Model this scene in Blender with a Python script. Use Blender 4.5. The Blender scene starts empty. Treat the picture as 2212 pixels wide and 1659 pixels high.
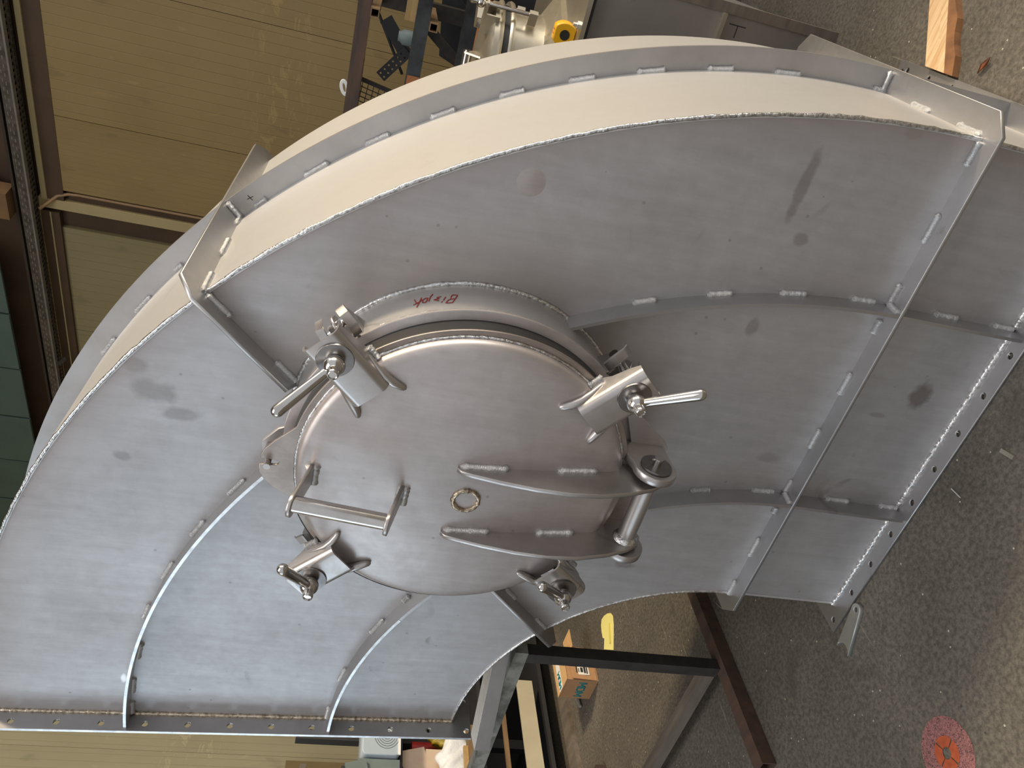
import bpy, bmesh, math, random
from math import sin, cos, pi, radians, degrees, atan2, hypot, sqrt, asin
from mathutils import Vector, Matrix

random.seed(7)
SC = bpy.context.scene
COL = SC.collection

# ------------------------------------------------------------------ camera, world, light, exposure
cam_data = bpy.data.cameras.new('camera')
cam_data.sensor_fit = 'HORIZONTAL'
cam_data.sensor_width = 36.0
cam_data.lens = 27.587
cam_data.clip_start = 0.02
cam = bpy.data.objects.new('camera', cam_data)
COL.objects.link(cam)
cam.matrix_world = Matrix(((0.24448074, 0.82661080, 0.50689620, 1.870056),
                           (-0.10596004, 0.54240398, -0.83340890, -1.289183),
                           (-0.96384731, 0.15004168, 0.22019504, 1.333644),
                           (0, 0, 0, 1)))
SC.camera = cam

world = bpy.data.worlds.new('hall_daylight')
SC.world = world
world.use_nodes = True
bg = world.node_tree.nodes['Background']
bg.inputs['Color'].default_value = (0.87, 0.88, 0.90, 1)
bg.inputs['Strength'].default_value = 0.62

def area_light(name, loc, target, sx, sy, power, color):
    d = bpy.data.lights.new(name, 'AREA')
    d.shape = 'RECTANGLE'; d.size = sx; d.size_y = sy
    d.energy = power; d.color = color
    o = bpy.data.objects.new(name, d); COL.objects.link(o)
    o.location = loc
    o.rotation_euler = (Vector(target) - Vector(loc)).to_track_quat('-Z', 'Y').to_euler()
    return o

sun_data = bpy.data.lights.new('low_sun', 'SUN')
sun_data.energy = 2.3
sun_data.angle = radians(6.0)
sun_data.color = (1.0, 0.80, 0.52)
sun = bpy.data.objects.new('low_sun', sun_data)
COL.objects.link(sun)
sun.rotation_euler = Vector((-0.72, -0.375, -0.72)).to_track_quat('-Z', 'Y').to_euler()
area_light('gate_daylight_right', (8.0, 3.0, 2.8), (0.5, 0.8, 1.0), 4.5, 4.5, 560, (1.0, 0.93, 0.82))
area_light('door_daylight_left', (-6.2, -4.6, 2.2), (0.2, 0.0, 1.4), 4.2, 4.0, 100, (0.66, 0.85, 1.0))
area_light('roof_light', (1.0, -2.5, 6.5), (1.0, -0.5, 0.0), 5.0, 3.0, 170, (1.0, 0.97, 0.95))

SC.view_settings.view_transform = 'Standard'
SC.view_settings.look = 'None'
SC.view_settings.gamma = 1.0
SC.view_settings.use_curve_mapping = False
SC.view_settings.exposure = 0.14

# ------------------------------------------------------------------ materials
MAT = {}
def new_mat(name):
    m = bpy.data.materials.new(name); m.use_nodes = True
    nt = m.node_tree
    b = nt.nodes['Principled BSDF']
    MAT[name] = m
    return m, nt, b
def N(nt, kind, **kw):
    n = nt.nodes.new(kind)
    for k, val in kw.items():
        if k.startswith('i_'):
            n.inputs[k[2:].replace('_', ' ')].default_value = val
        else:
            setattr(n, k, val)
    return n
def L(nt, a, b): nt.links.new(a, b)
def ramp(nt, fac, stops):
    r = nt.nodes.new('ShaderNodeValToRGB')
    e = r.color_ramp.elements
    e[0].position, e[0].color = stops[0][0], stops[0][1]
    e[1].position, e[1].color = stops[-1][0], stops[-1][1]
    for p, c in stops[1:-1]:
        x = e.new(p); x.color = c
    L(nt, fac, r.inputs['Fac'])
    return r
def c4(c): return (c[0], c[1], c[2], 1.0)
def texco(nt, scale=(1, 1, 1)):
    t = nt.nodes.new('ShaderNodeTexCoord')
    mp = nt.nodes.new('ShaderNodeMapping')
    mp.inputs['Scale'].default_value = scale
    L(nt, t.outputs['Object'], mp.inputs['Vector'])
    return mp.outputs['Vector']
def mixc(nt, fac, a, b, mode='MIX'):
    m = nt.nodes.new('ShaderNodeMix'); m.data_type = 'RGBA'; m.blend_type = mode
    if isinstance(fac, float): m.inputs[0].default_value = fac
    else: L(nt, fac, m.inputs[0])
    for sock, val in ((m.inputs[6], a), (m.inputs[7], b)):
        if isinstance(val, tuple): sock.default_value = val
        else: L(nt, val, sock)
    return m.outputs[2]
def math_(nt, op, a, b=None):
    m = nt.nodes.new('ShaderNodeMath'); m.operation = op
    for i, val in enumerate((a, b)):
        if val is None: continue
        if isinstance(val, (int, float)): m.inputs[i].default_value = val
        else: L(nt, val, m.inputs[i])
    return m.outputs[0]

def steel(name, base, dark, metallic, rough, scale=3.0, grain=(1, 1, 1), rvar=0.12, bump=0.04, stains=(), tint=None, streak=False, edge_tint=None):
    """Mill-finished stainless sheet: cloudy tone, fine grain, a few smudges."""
    m, nt, b = new_mat(name)
    v = texco(nt)
    n1 = N(nt, 'ShaderNodeTexNoise'); n1.inputs['Scale'].default_value = scale; n1.inputs['Detail'].default_value = 6; n1.inputs['Roughness'].default_value = 0.62
    L(nt, v, n1.inputs['Vector'])
    r = ramp(nt, n1.outputs['Fac'], [(0.30, c4(dark)), (0.62, c4(base))])
    col = r.outputs['Color']
    # smudges and finger marks
    n2 = N(nt, 'ShaderNodeTexNoise'); n2.inputs['Scale'].default_value = 9; n2.inputs['Detail'].default_value = 3; n2.inputs['Distortion'].default_value = 1.2
    L(nt, v, n2.inputs['Vector'])
    s = ramp(nt, n2.outputs['Fac'], [(0.66, (0, 0, 0, 1)), (0.74, (1, 1, 1, 1))])
    n3 = N(nt, 'ShaderNodeTexNoise'); n3.inputs['Scale'].default_value = 2.2
    L(nt, v, n3.inputs['Vector'])
    s3 = ramp(nt, n3.outputs['Fac'], [(0.5, (0, 0, 0, 1)), (0.62, (0.55, 0.55, 0.55, 1))])
    sm = math_(nt, 'MULTIPLY', s.outputs['Color'], s3.outputs['Color'])
    col = mixc(nt, sm, col, c4(tuple(x * 0.55 for x in (base[0], base[1] * 0.95, base[2] * 0.9))))
    vg = texco(nt, grain)
    n4 = N(nt, 'ShaderNodeTexNoise'); n4.inputs['Scale'].default_value = 60; n4.inputs['Detail'].default_value = 4
    L(nt, vg, n4.inputs['Vector'])
    for (px, py, pz, rx, rz, amt, scol) in stains:
        t = nt.nodes.new('ShaderNodeTexCoord')
        mp = nt.nodes.new('ShaderNodeMapping'); mp.vector_type = 'TEXTURE'
        mp.inputs['Location'].default_value = (px, py, pz)
        mp.inputs['Scale'].default_value = (rx, 0.3, rz)
        L(nt, t.outputs['Object'], mp.inputs['Vector'])
        nz = N(nt, 'ShaderNodeTexNoise'); nz.inputs['Scale'].default_value = 25; nz.inputs['Detail'].default_value = 4
        L(nt, v, nz.inputs['Vector'])
        mv = nt.nodes.new('ShaderNodeVectorMath'); mv.operation = 'LENGTH'
        L(nt, mp.outputs['Vector'], mv.inputs[0])
        d = math_(nt, 'ADD', mv.outputs['Value'], math_(nt, 'MULTIPLY', math_(nt, 'SUBTRACT', nz.outputs['Fac'], 0.5), 1.3))
        k = ramp(nt, d, [(0.55, (amt, amt, amt, 1)), (0.95, (0, 0, 0, 1))])
        col = mixc(nt, k.outputs['Color'], col, c4(scol))
    if streak:
        # rolling and wiping streaks plus fine dark specks
        mp = nt.nodes.new('ShaderNodeMapping'); mp.inputs['Scale'].default_value = (14, 1, 1.6); mp.inputs['Rotation'].default_value = (0, radians(25), 0)
        t = nt.nodes.new('ShaderNodeTexCoord'); L(nt, t.outputs['Object'], mp.inputs['Vector'])
        ns = N(nt, 'ShaderNodeTexNoise'); ns.inputs['Scale'].default_value = 3.0; ns.inputs['Detail'].default_value = 7; ns.inputs['Roughness'].default_value = 0.7
        L(nt, mp.outputs['Vector'], ns.inputs['Vector'])
        sr = ramp(nt, ns.outputs['Fac'], [(0.30, (0.90, 0.89, 0.89, 1)), (0.70, (1.06, 1.06, 1.07, 1))])
        col = mixc(nt, 1.0, col, sr.outputs['Color'], 'MULTIPLY')
        vo = N(nt, 'ShaderNodeTexVoronoi'); vo.inputs['Scale'].default_value = 26
        L(nt, v, vo.inputs['Vector'])
        vs_ = nt.nodes.new('ShaderNodeSeparateColor'); L(nt, vo.outputs['Color'], vs_.inputs[0])
        dk = math_(nt, 'MULTIPLY', math_(nt, 'LESS_THAN', vo.outputs['Distance'], 0.085), math_(nt, 'GREATER_THAN', vs_.outputs[0], 0.80))
        col = mixc(nt, math_(nt, 'MULTIPLY', dk, 0.45), col, (0.25, 0.23, 0.22, 1))
        n6 = N(nt, 'ShaderNodeTexNoise'); n6.inputs['Scale'].default_value = 24; n6.inputs['Detail'].default_value = 5; n6.inputs['Roughness'].default_value = 0.7
        L(nt, v, n6.inputs['Vector'])
        g6 = ramp(nt, n6.outputs['Fac'], [(0.30, (0.93, 0.925, 0.92, 1)), (0.65, (1.03, 1.03, 1.03, 1))])
        col = mixc(nt, 1.0, col, g6.outputs['Color'], 'MULTIPLY')
    if edge_tint is not None:
        # brownish heat tint beside the long edge weld
        t = nt.nodes.new('ShaderNodeTexCoord')
        mp = nt.nodes.new('ShaderNodeMapping'); mp.vector_type = 'TEXTURE'
        mp.inputs['Location'].default_value = (0, 0, 0.3049); mp.inputs['Scale'].default_value = (1, 1000, 1)
        L(nt, t.outputs['Object'], mp.inputs['Vector'])
        mv = nt.nodes.new('ShaderNodeVectorMath'); mv.operation = 'LENGTH'
        L(nt, mp.outputs['Vector'], mv.inputs[0])
        d = math_(nt, 'ADD', math_(nt, 'SUBTRACT', edge_tint, mv.outputs['Value']), math_(nt, 'MULTIPLY', math_(nt, 'SUBTRACT', n3.outputs['Fac'], 0.5), 0.12))
        k = ramp(nt, d, [(0.0, (0.62, 0.62, 0.62, 1)), (0.025, (0.30, 0.30, 0.30, 1)), (0.09, (0, 0, 0, 1))])
        col = mixc(nt, k.outputs['Color'], col, (0.36, 0.29, 0.265, 1))
    if tint is not None:
        # heat tint around a round weld: ring of straw and violet brown
        (tx, tz, tr, tcol, tamt) = tint
        t = nt.nodes.new('ShaderNodeTexCoord')
        mp = nt.nodes.new('ShaderNodeMapping'); mp.vector_type = 'TEXTURE'
        mp.inputs['Location'].default_value = (tx, 0, tz)
        mp.inputs['Scale'].default_value = (1, 1000, 1)
        L(nt, t.outputs['Object'], mp.inputs['Vector'])
        mv = nt.nodes.new('ShaderNodeVectorMath'); mv.operation = 'LENGTH'
        L(nt, mp.outputs['Vector'], mv.inputs[0])
        k = ramp(nt, math_(nt, 'ADD', math_(nt, 'SUBTRACT', mv.outputs['Value'], tr), math_(nt, 'MULTIPLY', n3.outputs['Fac'], 0.12)),
                 [(0.04, (tamt, tamt, tamt, 1)), (0.20, (0, 0, 0, 1))])
        col = mixc(nt, k.outputs['Color'], col, c4(tcol))
    L(nt, col, b.inputs['Base Color'])
    b.inputs['Metallic'].default_value = metallic
    rr = math_(nt, 'ADD', math_(nt, 'MULTIPLY', math_(nt, 'SUBTRACT', n1.outputs['Fac'], 0.5), -rvar * 2), rough)
    rr = math_(nt, 'ADD', rr, math_(nt, 'MULTIPLY', math_(nt, 'SUBTRACT', n4.outputs['Fac'], 0.5), 0.10))
    L(nt, rr, b.inputs['Roughness'])
    if bump:
        bp = N(nt, 'ShaderNodeBump'); bp.inputs['Strength'].default_value = bump; bp.inputs['Distance'].default_value = 0.01
        L(nt, n4.outputs['Fac'], bp.inputs['Height'])
        L(nt, bp.outputs['Normal'], b.inputs['Normal'])
    return m

def plain(name, col, rough=0.6, metallic=0.0, var=0.25, scale=12.0, bump=0.15, dist=0.004, col2=None, stretch=(1, 1, 1), lo=0.3, hi=0.7):
    m, nt, b = new_mat(name)
    v = texco(nt, stretch)
    n1 = N(nt, 'ShaderNodeTexNoise'); n1.inputs['Scale'].default_value = scale; n1.inputs['Detail'].default_value = 7; n1.inputs['Roughness'].default_value = 0.6
    L(nt, v, n1.inputs['Vector'])
    c2 = col2 if col2 is not None else tuple(x * (1 - var) for x in col)
    r = ramp(nt, n1.outputs['Fac'], [(lo, c4(c2)), (hi, c4(col))])
    L(nt, r.outputs['Color'], b.inputs['Base Color'])
    b.inputs['Roughness'].default_value = rough
    b.inputs['Metallic'].default_value = metallic
    if bump:
        bp = N(nt, 'ShaderNodeBump'); bp.inputs['Strength'].default_value = bump; bp.inputs['Distance'].default_value = dist
        L(nt, n1.outputs['Fac'], bp.inputs['Height']); L(nt, bp.outputs['Normal'], b.inputs['Normal'])
    return m

BR = (0.25, 0.21, 0.19)
steel('plate_steel', (0.525, 0.52, 0.525), (0.455, 0.445, 0.448), 0.72, 0.50, scale=2.6, rvar=0.10, bump=0.02,
      stains=[(1.212, 0, 0.122, 0.040, 0.034, 0.85, (0.25, 0.22, 0.21)),
              (1.585, 0, 0.586, 0.075, 0.014, 0.70, (0.30, 0.27, 0.265)),
              (1.490, 0, 0.545, 0.016, 0.020, 0.65, (0.30, 0.27, 0.265)),
              (1.710, 0, 0.431, 0.018, 0.022, 0.45, (0.38, 0.32, 0.30)),
              (0.999, 0, 0.385, 0.020, 0.035, 0.50, (0.31, 0.28, 0.27)),
              (0.950, 0, 1.660, 0.030, 0.050, 0.60, (0.29, 0.28, 0.275)),
              (0.905, 0, 1.600, 0.018, 0.050, 0.60, (0.29, 0.28, 0.275)),
              (1.000, 0, 1.690, 0.020, 0.030, 0.55, (0.29, 0.28, 0.275)),
              (0.785, 0, 1.710, 0.016, 0.026, 0.55, (0.29, 0.28, 0.275)),
              (1.300, 0, 0.560, 0.025, 0.014, 0.55, (0.30, 0.27, 0.265)),
              (0.640, 0, 0.600, 0.014, 0.030, 0.55, (0.26, 0.23, 0.23)),
              (1.150, 0, 0.195, 0.008, 0.030, 0.50, (0.30, 0.27, 0.265)),
              (0.098, 0, 1.712, 0.022, 0.009, 0.95, (0.92, 0.93, 0.94))],
      streak=True, edge_tint=1.73,
      tint=(0.957, 1.076, 0.327, (0.38, 0.325, 0.30), 0.6))
steel('shell_steel', (0.66, 0.65, 0.64), (0.58, 0.565, 0.55), 0.72, 0.46, scale=3.5, grain=(1, 12, 1), rvar=0.06, bump=0.03)
steel('bar_steel', (0.50, 0.495, 0.50), (0.40, 0.39, 0.39), 0.88, 0.40, scale=6, rvar=0.12, bump=0.03)
steel('hatch_steel', (0.56, 0.52, 0.505), (0.45, 0.41, 0.398), 0.75, 0.44, scale=4.5, rvar=0.14, bump=0.01, streak=True)
steel('neck_steel', (0.66, 0.65, 0.64), (0.56, 0.545, 0.53), 0.80, 0.36, scale=5, rvar=0.10, bump=0.0)
steel('bracket_steel', (0.56, 0.535, 0.52), (0.44, 0.41, 0.395), 0.90, 0.33, scale=12, rvar=0.15, bump=0.02)
steel('rubbed_tab_steel', (0.40, 0.345, 0.31), (0.30, 0.255, 0.225), 0.85, 0.38, scale=12, rvar=0.14, bump=0.03)
steel('polished_steel', (0.66, 0.64, 0.62), (0.54, 0.52, 0.50), 1.0, 0.16, scale=20, rvar=0.06, bump=0.0)
steel('cut_edge_steel', (0.72, 0.72, 0.72), (0.55, 0.55, 0.55), 0.95, 0.34, scale=40, rvar=0.1, bump=0.05)
steel('washer_steel', (0.30, 0.29, 0.285), (0.20, 0.19, 0.185), 1.0, 0.28, scale=20, rvar=0.06, bump=0.0)
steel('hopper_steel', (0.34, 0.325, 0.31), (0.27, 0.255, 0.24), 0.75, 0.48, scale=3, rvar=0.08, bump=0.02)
steel('lit_steel', (0.56, 0.52, 0.43), (0.45, 0.41, 0.33), 0.85, 0.34, scale=5, rvar=0.1, bump=0.02)  # hopper steel with a warm sunlit tone painted into its colour
steel('zinc_steel', (0.62, 0.63, 0.60), (0.52, 0.53, 0.50), 0.80, 0.38, scale=20, rvar=0.1, bump=0.02)

# weld metal: bright, rippled
m, nt, b = new_mat('weld_metal')
v = texco(nt)
n1 = N(nt, 'ShaderNodeTexNoise'); n1.inputs['Scale'].default_value = 160; n1.inputs['Detail'].default_value = 3
L(nt, v, n1.inputs['Vector'])
r = ramp(nt, n1.outputs['Fac'], [(0.35, (0.45, 0.44, 0.43, 1)), (0.6, (0.82, 0.82, 0.82, 1))])
L(nt, r.outputs['Color'], b.inputs['Base Color']); b.inputs['Metallic'].default_value = 1.0; b.inputs['Roughness'].default_value = 0.28
bp = N(nt, 'ShaderNodeBump'); bp.inputs['Strength'].default_value = 0.6; bp.inputs['Distance'].default_value = 0.003
L(nt, n1.outputs['Fac'], bp.inputs['Height']); L(nt, bp.outputs['Normal'], b.inputs['Normal'])
m, nt, b = new_mat('straw_weld')
v = texco(nt)
n1 = N(nt, 'ShaderNodeTexNoise'); n1.inputs['Scale'].default_value = 130; n1.inputs['Detail'].default_value = 3
L(nt, v, n1.inputs['Vector'])
r = ramp(nt, n1.outputs['Fac'], [(0.35, (0.34, 0.27, 0.19, 1)), (0.62, (0.72, 0.62, 0.48, 1))])
L(nt, r.outputs['Color'], b.inputs['Base Color']); b.inputs['Metallic'].default_value = 1.0; b.inputs['Roughness'].default_value = 0.33
bp = N(nt, 'ShaderNodeBump'); bp.inputs['Strength'].default_value = 0.6; bp.inputs['Distance'].default_value = 0.003
L(nt, n1.outputs['Fac'], bp.inputs['Height']); L(nt, bp.outputs['Normal'], b.inputs['Normal'])

plain('black_rubber', (0.018, 0.018, 0.019), 0.55, var=0.3, bump=0.05)
plain('red_marker', (0.28, 0.015, 0.012), 0.5, bump=0)
plain('trestle_paint', (0.30, 0.30, 0.265), 0.75, scale=16, bump=0.6, dist=0.006, col2=(0.12, 0.12, 0.105), lo=0.38, hi=0.58)
plain('dark_iron', (0.060, 0.052, 0.047), 0.55, metallic=0.3, scale=14, col2=(0.028, 0.025, 0.024))
plain('rusty_iron', (0.115, 0.062, 0.040), 0.70, scale=8, col2=(0.045, 0.033, 0.028), stretch=(0.6, 3, 3))
plain('orange_rust', (0.42, 0.17, 0.055), 0.8, scale=14, col2=(0.24, 0.09, 0.035))
plain('blue_black_iron', (0.085, 0.092, 0.10), 0.42, metallic=0.6, scale=10, col2=(0.035, 0.037, 0.04))
plain('grey_brown_iron', (0.24, 0.20, 0.16), 0.6, metallic=0.3, scale=9, col2=(0.13, 0.11, 0.09), stretch=(0.5, 3, 3))
plain('tan_wood', (0.50, 0.34, 0.15), 0.7, scale=7, col2=(0.36, 0.23, 0.09), stretch=(0.4, 6, 6))
plain('brown_wood', (0.26, 0.165, 0.08), 0.75, scale=8, col2=(0.13, 0.08, 0.04), stretch=(4, 0.5, 4))
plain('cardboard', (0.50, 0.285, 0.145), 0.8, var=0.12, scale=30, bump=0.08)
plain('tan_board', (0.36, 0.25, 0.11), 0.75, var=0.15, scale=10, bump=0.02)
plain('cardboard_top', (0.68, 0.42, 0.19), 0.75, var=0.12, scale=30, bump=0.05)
plain('pale_cardboard', (0.66, 0.52, 0.41), 0.8, var=0.10, scale=20, bump=0.05)
plain('white_paper', (0.86, 0.85, 0.83), 0.6, var=0.05, bump=0)
plain('teal_ink', (0.0, 0.27, 0.31), 0.55, var=0.1, bump=0)
plain('black_ink', (0.03, 0.03, 0.032), 0.55, var=0.1, bump=0)
plain('yellow_sheet', (0.95, 0.86, 0.30), 0.5, var=0.06, bump=0)
plain('dark_yellow_sheet', (0.80, 0.68, 0.16), 0.5, var=0.06, bump=0)
plain('cream_paint', (0.42, 0.335, 0.17), 0.55, var=0.08, scale=3, bump=0.02)
plain('ceiling_sheet', (0.22, 0.18, 0.13), 0.7, var=0.15, scale=2, bump=0.0)
plain('cream_board', (0.52, 0.47, 0.34), 0.6, var=0.15, scale=6, bump=0.02)
plain('brown_beam_paint', (0.085, 0.048, 0.025), 0.7, var=0.3, scale=4, bump=0.05)
plain('dark_beam_paint', (0.045, 0.030, 0.019), 0.7, var=0.3, scale=4, bump=0.05)
plain('orange_block', (0.22, 0.12, 0.05), 0.75, var=0.25, scale=6, bump=0.05)
plain('galvanised_dull', (0.20, 0.19, 0.16), 0.55, var=0.3, scale=10, bump=0.02)
plain('teal_paint', (0.085, 0.135, 0.115), 0.6, var=0.2, scale=3, bump=0.03)
plain('conduit_plastic', (0.30, 0.18, 0.09), 0.5, var=0.15, bump=0)
plain('crate_plastic', (0.13, 0.115, 0.10), 0.6, var=0.2, bump=0.05)
plain('green_grey_paint', (0.17, 0.22, 0.22), 0.55, var=0.2, scale=8, bump=0.02)
plain('pale_blue_plastic', (0.42, 0.50, 0.58), 0.4, var=0.06, bump=0)
plain('white_plastic', (0.74, 0.77, 0.82), 0.4, var=0.10, scale=18, bump=0.4, dist=0.02)
plain('mustard_plastic', (0.38, 0.29, 0.02), 0.4, var=0.4, scale=18, bump=0.4, dist=0.02)
plain('orange_paper', (0.55, 0.31, 0.10), 0.6, var=0.2, bump=0.1)
plain('red_wrap', (0.50, 0.035, 0.03), 0.4, var=0.3, scale=20, bump=0.05)
plain('tape_yellow', (0.80, 0.42, 0.008), 0.4, var=0.10, bump=0)
plain('dark_plastic', (0.028, 0.026, 0.024), 0.45, bump=0)
plain('leaf_brown', (0.24, 0.07, 0.02), 0.7, scale=40, col2=(0.05, 0.02, 0.012))
plain('mesh_wire', (0.02, 0.02, 0.02), 0.5, bump=0)
plain('chrome_white', (0.75, 0.74, 0.70), 0.25, metallic=0.6, var=0.2, bump=0)
plain('slat_dark', (0.030, 0.030, 0.034), 0.5, bump=0)
plain('lit_bar_top', (0.92, 0.92, 0.91), 0.35, metallic=0.0, var=0.30, scale=30, bump=0.05, stretch=(6, 1, 1))

# fibre disc: pink with black specks; orange hub backing
m, nt, b = new_mat('fibre_disc')
v = texco(nt)
n1 = N(nt, 'ShaderNodeTexNoise'); n1.inputs['Scale'].default_value = 260; n1.inputs['Detail'].default_value = 4; n1.inputs['Distortion'].default_value = 1.5
L(nt, v, n1.inputs['Vector'])
r = ramp(nt, n1.outputs['Fac'], [(0.37, (0.05, 0.03, 0.03, 1)), (0.49, (0.28, 0.115, 0.11, 1)), (0.7, (0.40, 0.18, 0.17, 1))])
L(nt, r.outputs['Color'], b.inputs['Base Color']); b.inputs['Roughness'].default_value = 0.85
plain('disc_hub_orange', (0.50, 0.10, 0.035), 0.7, var=0.35, scale=50, bump=0.05)

# fresh sawn plank, pale with a brown waney edge
m, nt, b = new_mat('plank_wood')
v = texco(nt, (1.6, 20, 20))
n1 = N(nt, 'ShaderNodeTexNoise'); n1.inputs['Scale'].default_value = 4; n1.inputs['Detail'].default_value = 6; n1.inputs['Distortion'].default_value = 0.6
L(nt, v, n1.inputs['Vector'])
r = ramp(nt, n1.outputs['Fac'], [(0.3, (0.55, 0.33, 0.155, 1)), (0.65, (0.82, 0.60, 0.37, 1))])
L(nt, r.outputs['Color'], b.inputs['Base Color']); b.inputs['Roughness'].default_value = 0.7
plain('plank_bark', (0.30, 0.135, 0.05), 0.8, scale=16, col2=(0.12, 0.055, 0.025))

# wall panel: ochre cream coated sheet with fine vertical lines and scuffs
def wall_mat(name, base, dark):
    m, nt, b = new_mat(name)
    t = nt.nodes.new('ShaderNodeTexCoord')
    sp = nt.nodes.new('ShaderNodeSeparateXYZ'); L(nt, t.outputs['Object'], sp.inputs[0])
    fr = math_(nt, 'FRACT', math_(nt, 'MULTIPLY', sp.outputs['X'], 13.3))
    ln = ramp(nt, fr, [(0.0, (0, 0, 0, 1)), (0.06, (1, 1, 1, 1)), (0.94, (1, 1, 1, 1)), (1.0, (0, 0, 0, 1))])
    n1 = N(nt, 'ShaderNodeTexNoise'); n1.inputs['Scale'].default_value = 1.4; n1.inputs['Detail'].default_value = 5
    L(nt, t.outputs['Object'], n1.inputs['Vector'])
    r = ramp(nt, n1.outputs['Fac'], [(0.3, c4(dark)), (0.7, c4(base))])
    col = mixc(nt, ln.outputs['Color'], c4(tuple(x * 0.76 for x in base)), r.outputs['Color'])
    mp = nt.nodes.new('ShaderNodeMapping'); mp.inputs['Scale'].default_value = (1.0, 1, 0.35)
    L(nt, t.outputs['Object'], mp.inputs['Vector'])
    n2 = N(nt, 'ShaderNodeTexNoise'); n2.inputs['Scale'].default_value = 11; n2.inputs['Detail'].default_value = 6; n2.inputs['Distortion'].default_value = 0.8
    L(nt, mp.outputs['Vector'], n2.inputs['Vector'])
    sc = ramp(nt, n2.outputs['Fac'], [(0.66, (0, 0, 0, 1)), (0.72, (0.35, 0.35, 0.35, 1))])
    col = mixc(nt, sc.outputs['Color'], col, c4(tuple(min(1, x * 1.35) for x in base)))
    # a belt of pale scrapes and dried splashes at working height
    zb = ramp(nt, math_(nt, 'ABSOLUTE', math_(nt, 'SUBTRACT', sp.outputs['Z'], 2.0)), [(0.10, (1, 1, 1, 1)), (0.30, (0, 0, 0, 1))])
    n7 = N(nt, 'ShaderNodeTexNoise'); n7.inputs['Scale'].default_value = 9; n7.inputs['Detail'].default_value = 8; n7.inputs['Roughness'].default_value = 0.7; n7.inputs['Distortion'].default_value = 1.5
    mq = nt.nodes.new('ShaderNodeMapping'); mq.inputs['Scale'].default_value = (0.45, 1, 1.6)
    L(nt, t.outputs['Object'], mq.inputs['Vector']); L(nt, mq.outputs['Vector'], n7.inputs['Vector'])
    s7 = ramp(nt, n7.outputs['Fac'], [(0.55, (0, 0, 0, 1)), (0.60, (0.5, 0.5, 0.5, 1)), (0.66, (0, 0, 0, 1))])
    col = mixc(nt, math_(nt, 'MULTIPLY', zb.outputs['Color'], s7.outputs['Color']), col, c4(tuple(min(1, x * 1.5) for x in base)))
    n3 = N(nt, 'ShaderNodeTexNoise'); n3.inputs['Scale'].default_value = 6; n3.inputs['Detail'].default_value = 6
    L(nt, mp.outputs['Vector'], n3.inputs['Vector'])
    sd = ramp(nt, n3.outputs['Fac'], [(0.64, (0, 0, 0, 1)), (0.72, (0.45, 0.45, 0.45, 1))])
    col = mixc(nt, sd.outputs['Color'], col, c4(tuple(x * 0.5 for x in base)))
    L(nt, col, b.inputs['Base Color'])
    b.inputs['Roughness'].default_value = 0.5
    bp = N(nt, 'ShaderNodeBump'); bp.inputs['Strength'].default_value = 0.4; bp.inputs['Distance'].default_value = 0.002
    L(nt, ln.outputs['Color'], bp.inputs['Height']); L(nt, bp.outputs['Normal'], b.inputs['Normal'])
    return m
wall_mat('ochre_panel', (0.30, 0.207, 0.080), (0.25, 0.170, 0.064))
wall_mat('pale_door_panel', (0.30, 0.25, 0.135), (0.25, 0.21, 0.112))
wall_mat('left_wall_panel', (0.66, 0.57, 0.35), (0.58, 0.50, 0.305))

# workshop concrete
m, nt, b = new_mat('workshop_concrete')
v = texco(nt)
n1 = N(nt, 'ShaderNodeTexNoise'); n1.inputs['Scale'].default_value = 2.2; n1.inputs['Detail'].default_value = 8; n1.inputs['Roughness'].default_value = 0.65
L(nt, v, n1.inputs['Vector'])
r = ramp(nt, n1.outputs['Fac'], [(0.3, (0.085, 0.075, 0.061, 1)), (0.7, (0.158, 0.140, 0.116, 1))])
n2 = N(nt, 'ShaderNodeTexNoise'); n2.inputs['Scale'].default_value = 85; n2.inputs['Detail'].default_value = 6; n2.inputs['Roughness'].default_value = 0.75
L(nt, v, n2.inputs['Vector'])
g = ramp(nt, n2.outputs['Fac'], [(0.40, (0.60, 0.59, 0.58, 1)), (0.60, (1.22, 1.22, 1.21, 1))])
col = mixc(nt, 1.0, r.outputs['Color'], g.outputs['Color'], 'MULTIPLY')
# pale filings and chips
vo = N(nt, 'ShaderNodeTexVoronoi'); vo.inputs['Scale'].default_value = 46; vo.inputs['Randomness'].default_value = 1.0
L(nt, v, vo.inputs['Vector'])
vc = nt.nodes.new('ShaderNodeSeparateColor'); L(nt, vo.outputs['Color'], vc.inputs[0])
spk = math_(nt, 'MULTIPLY', math_(nt, 'LESS_THAN', vo.outputs['Distance'], 0.11), math_(nt, 'GREATER_THAN', vc.outputs[0], 0.80))
col = mixc(nt, math_(nt, 'MULTIPLY', spk, 0.65), col, (0.62, 0.57, 0.47, 1))
spd = math_(nt, 'MULTIPLY', math_(nt, 'LESS_THAN', vo.outputs['Distance'], 0.13), math_(nt, 'LESS_THAN', vc.outputs[1], 0.16))
col = mixc(nt, math_(nt, 'MULTIPLY', spd, 0.7), col, (0.035, 0.03, 0.026, 1))
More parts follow.
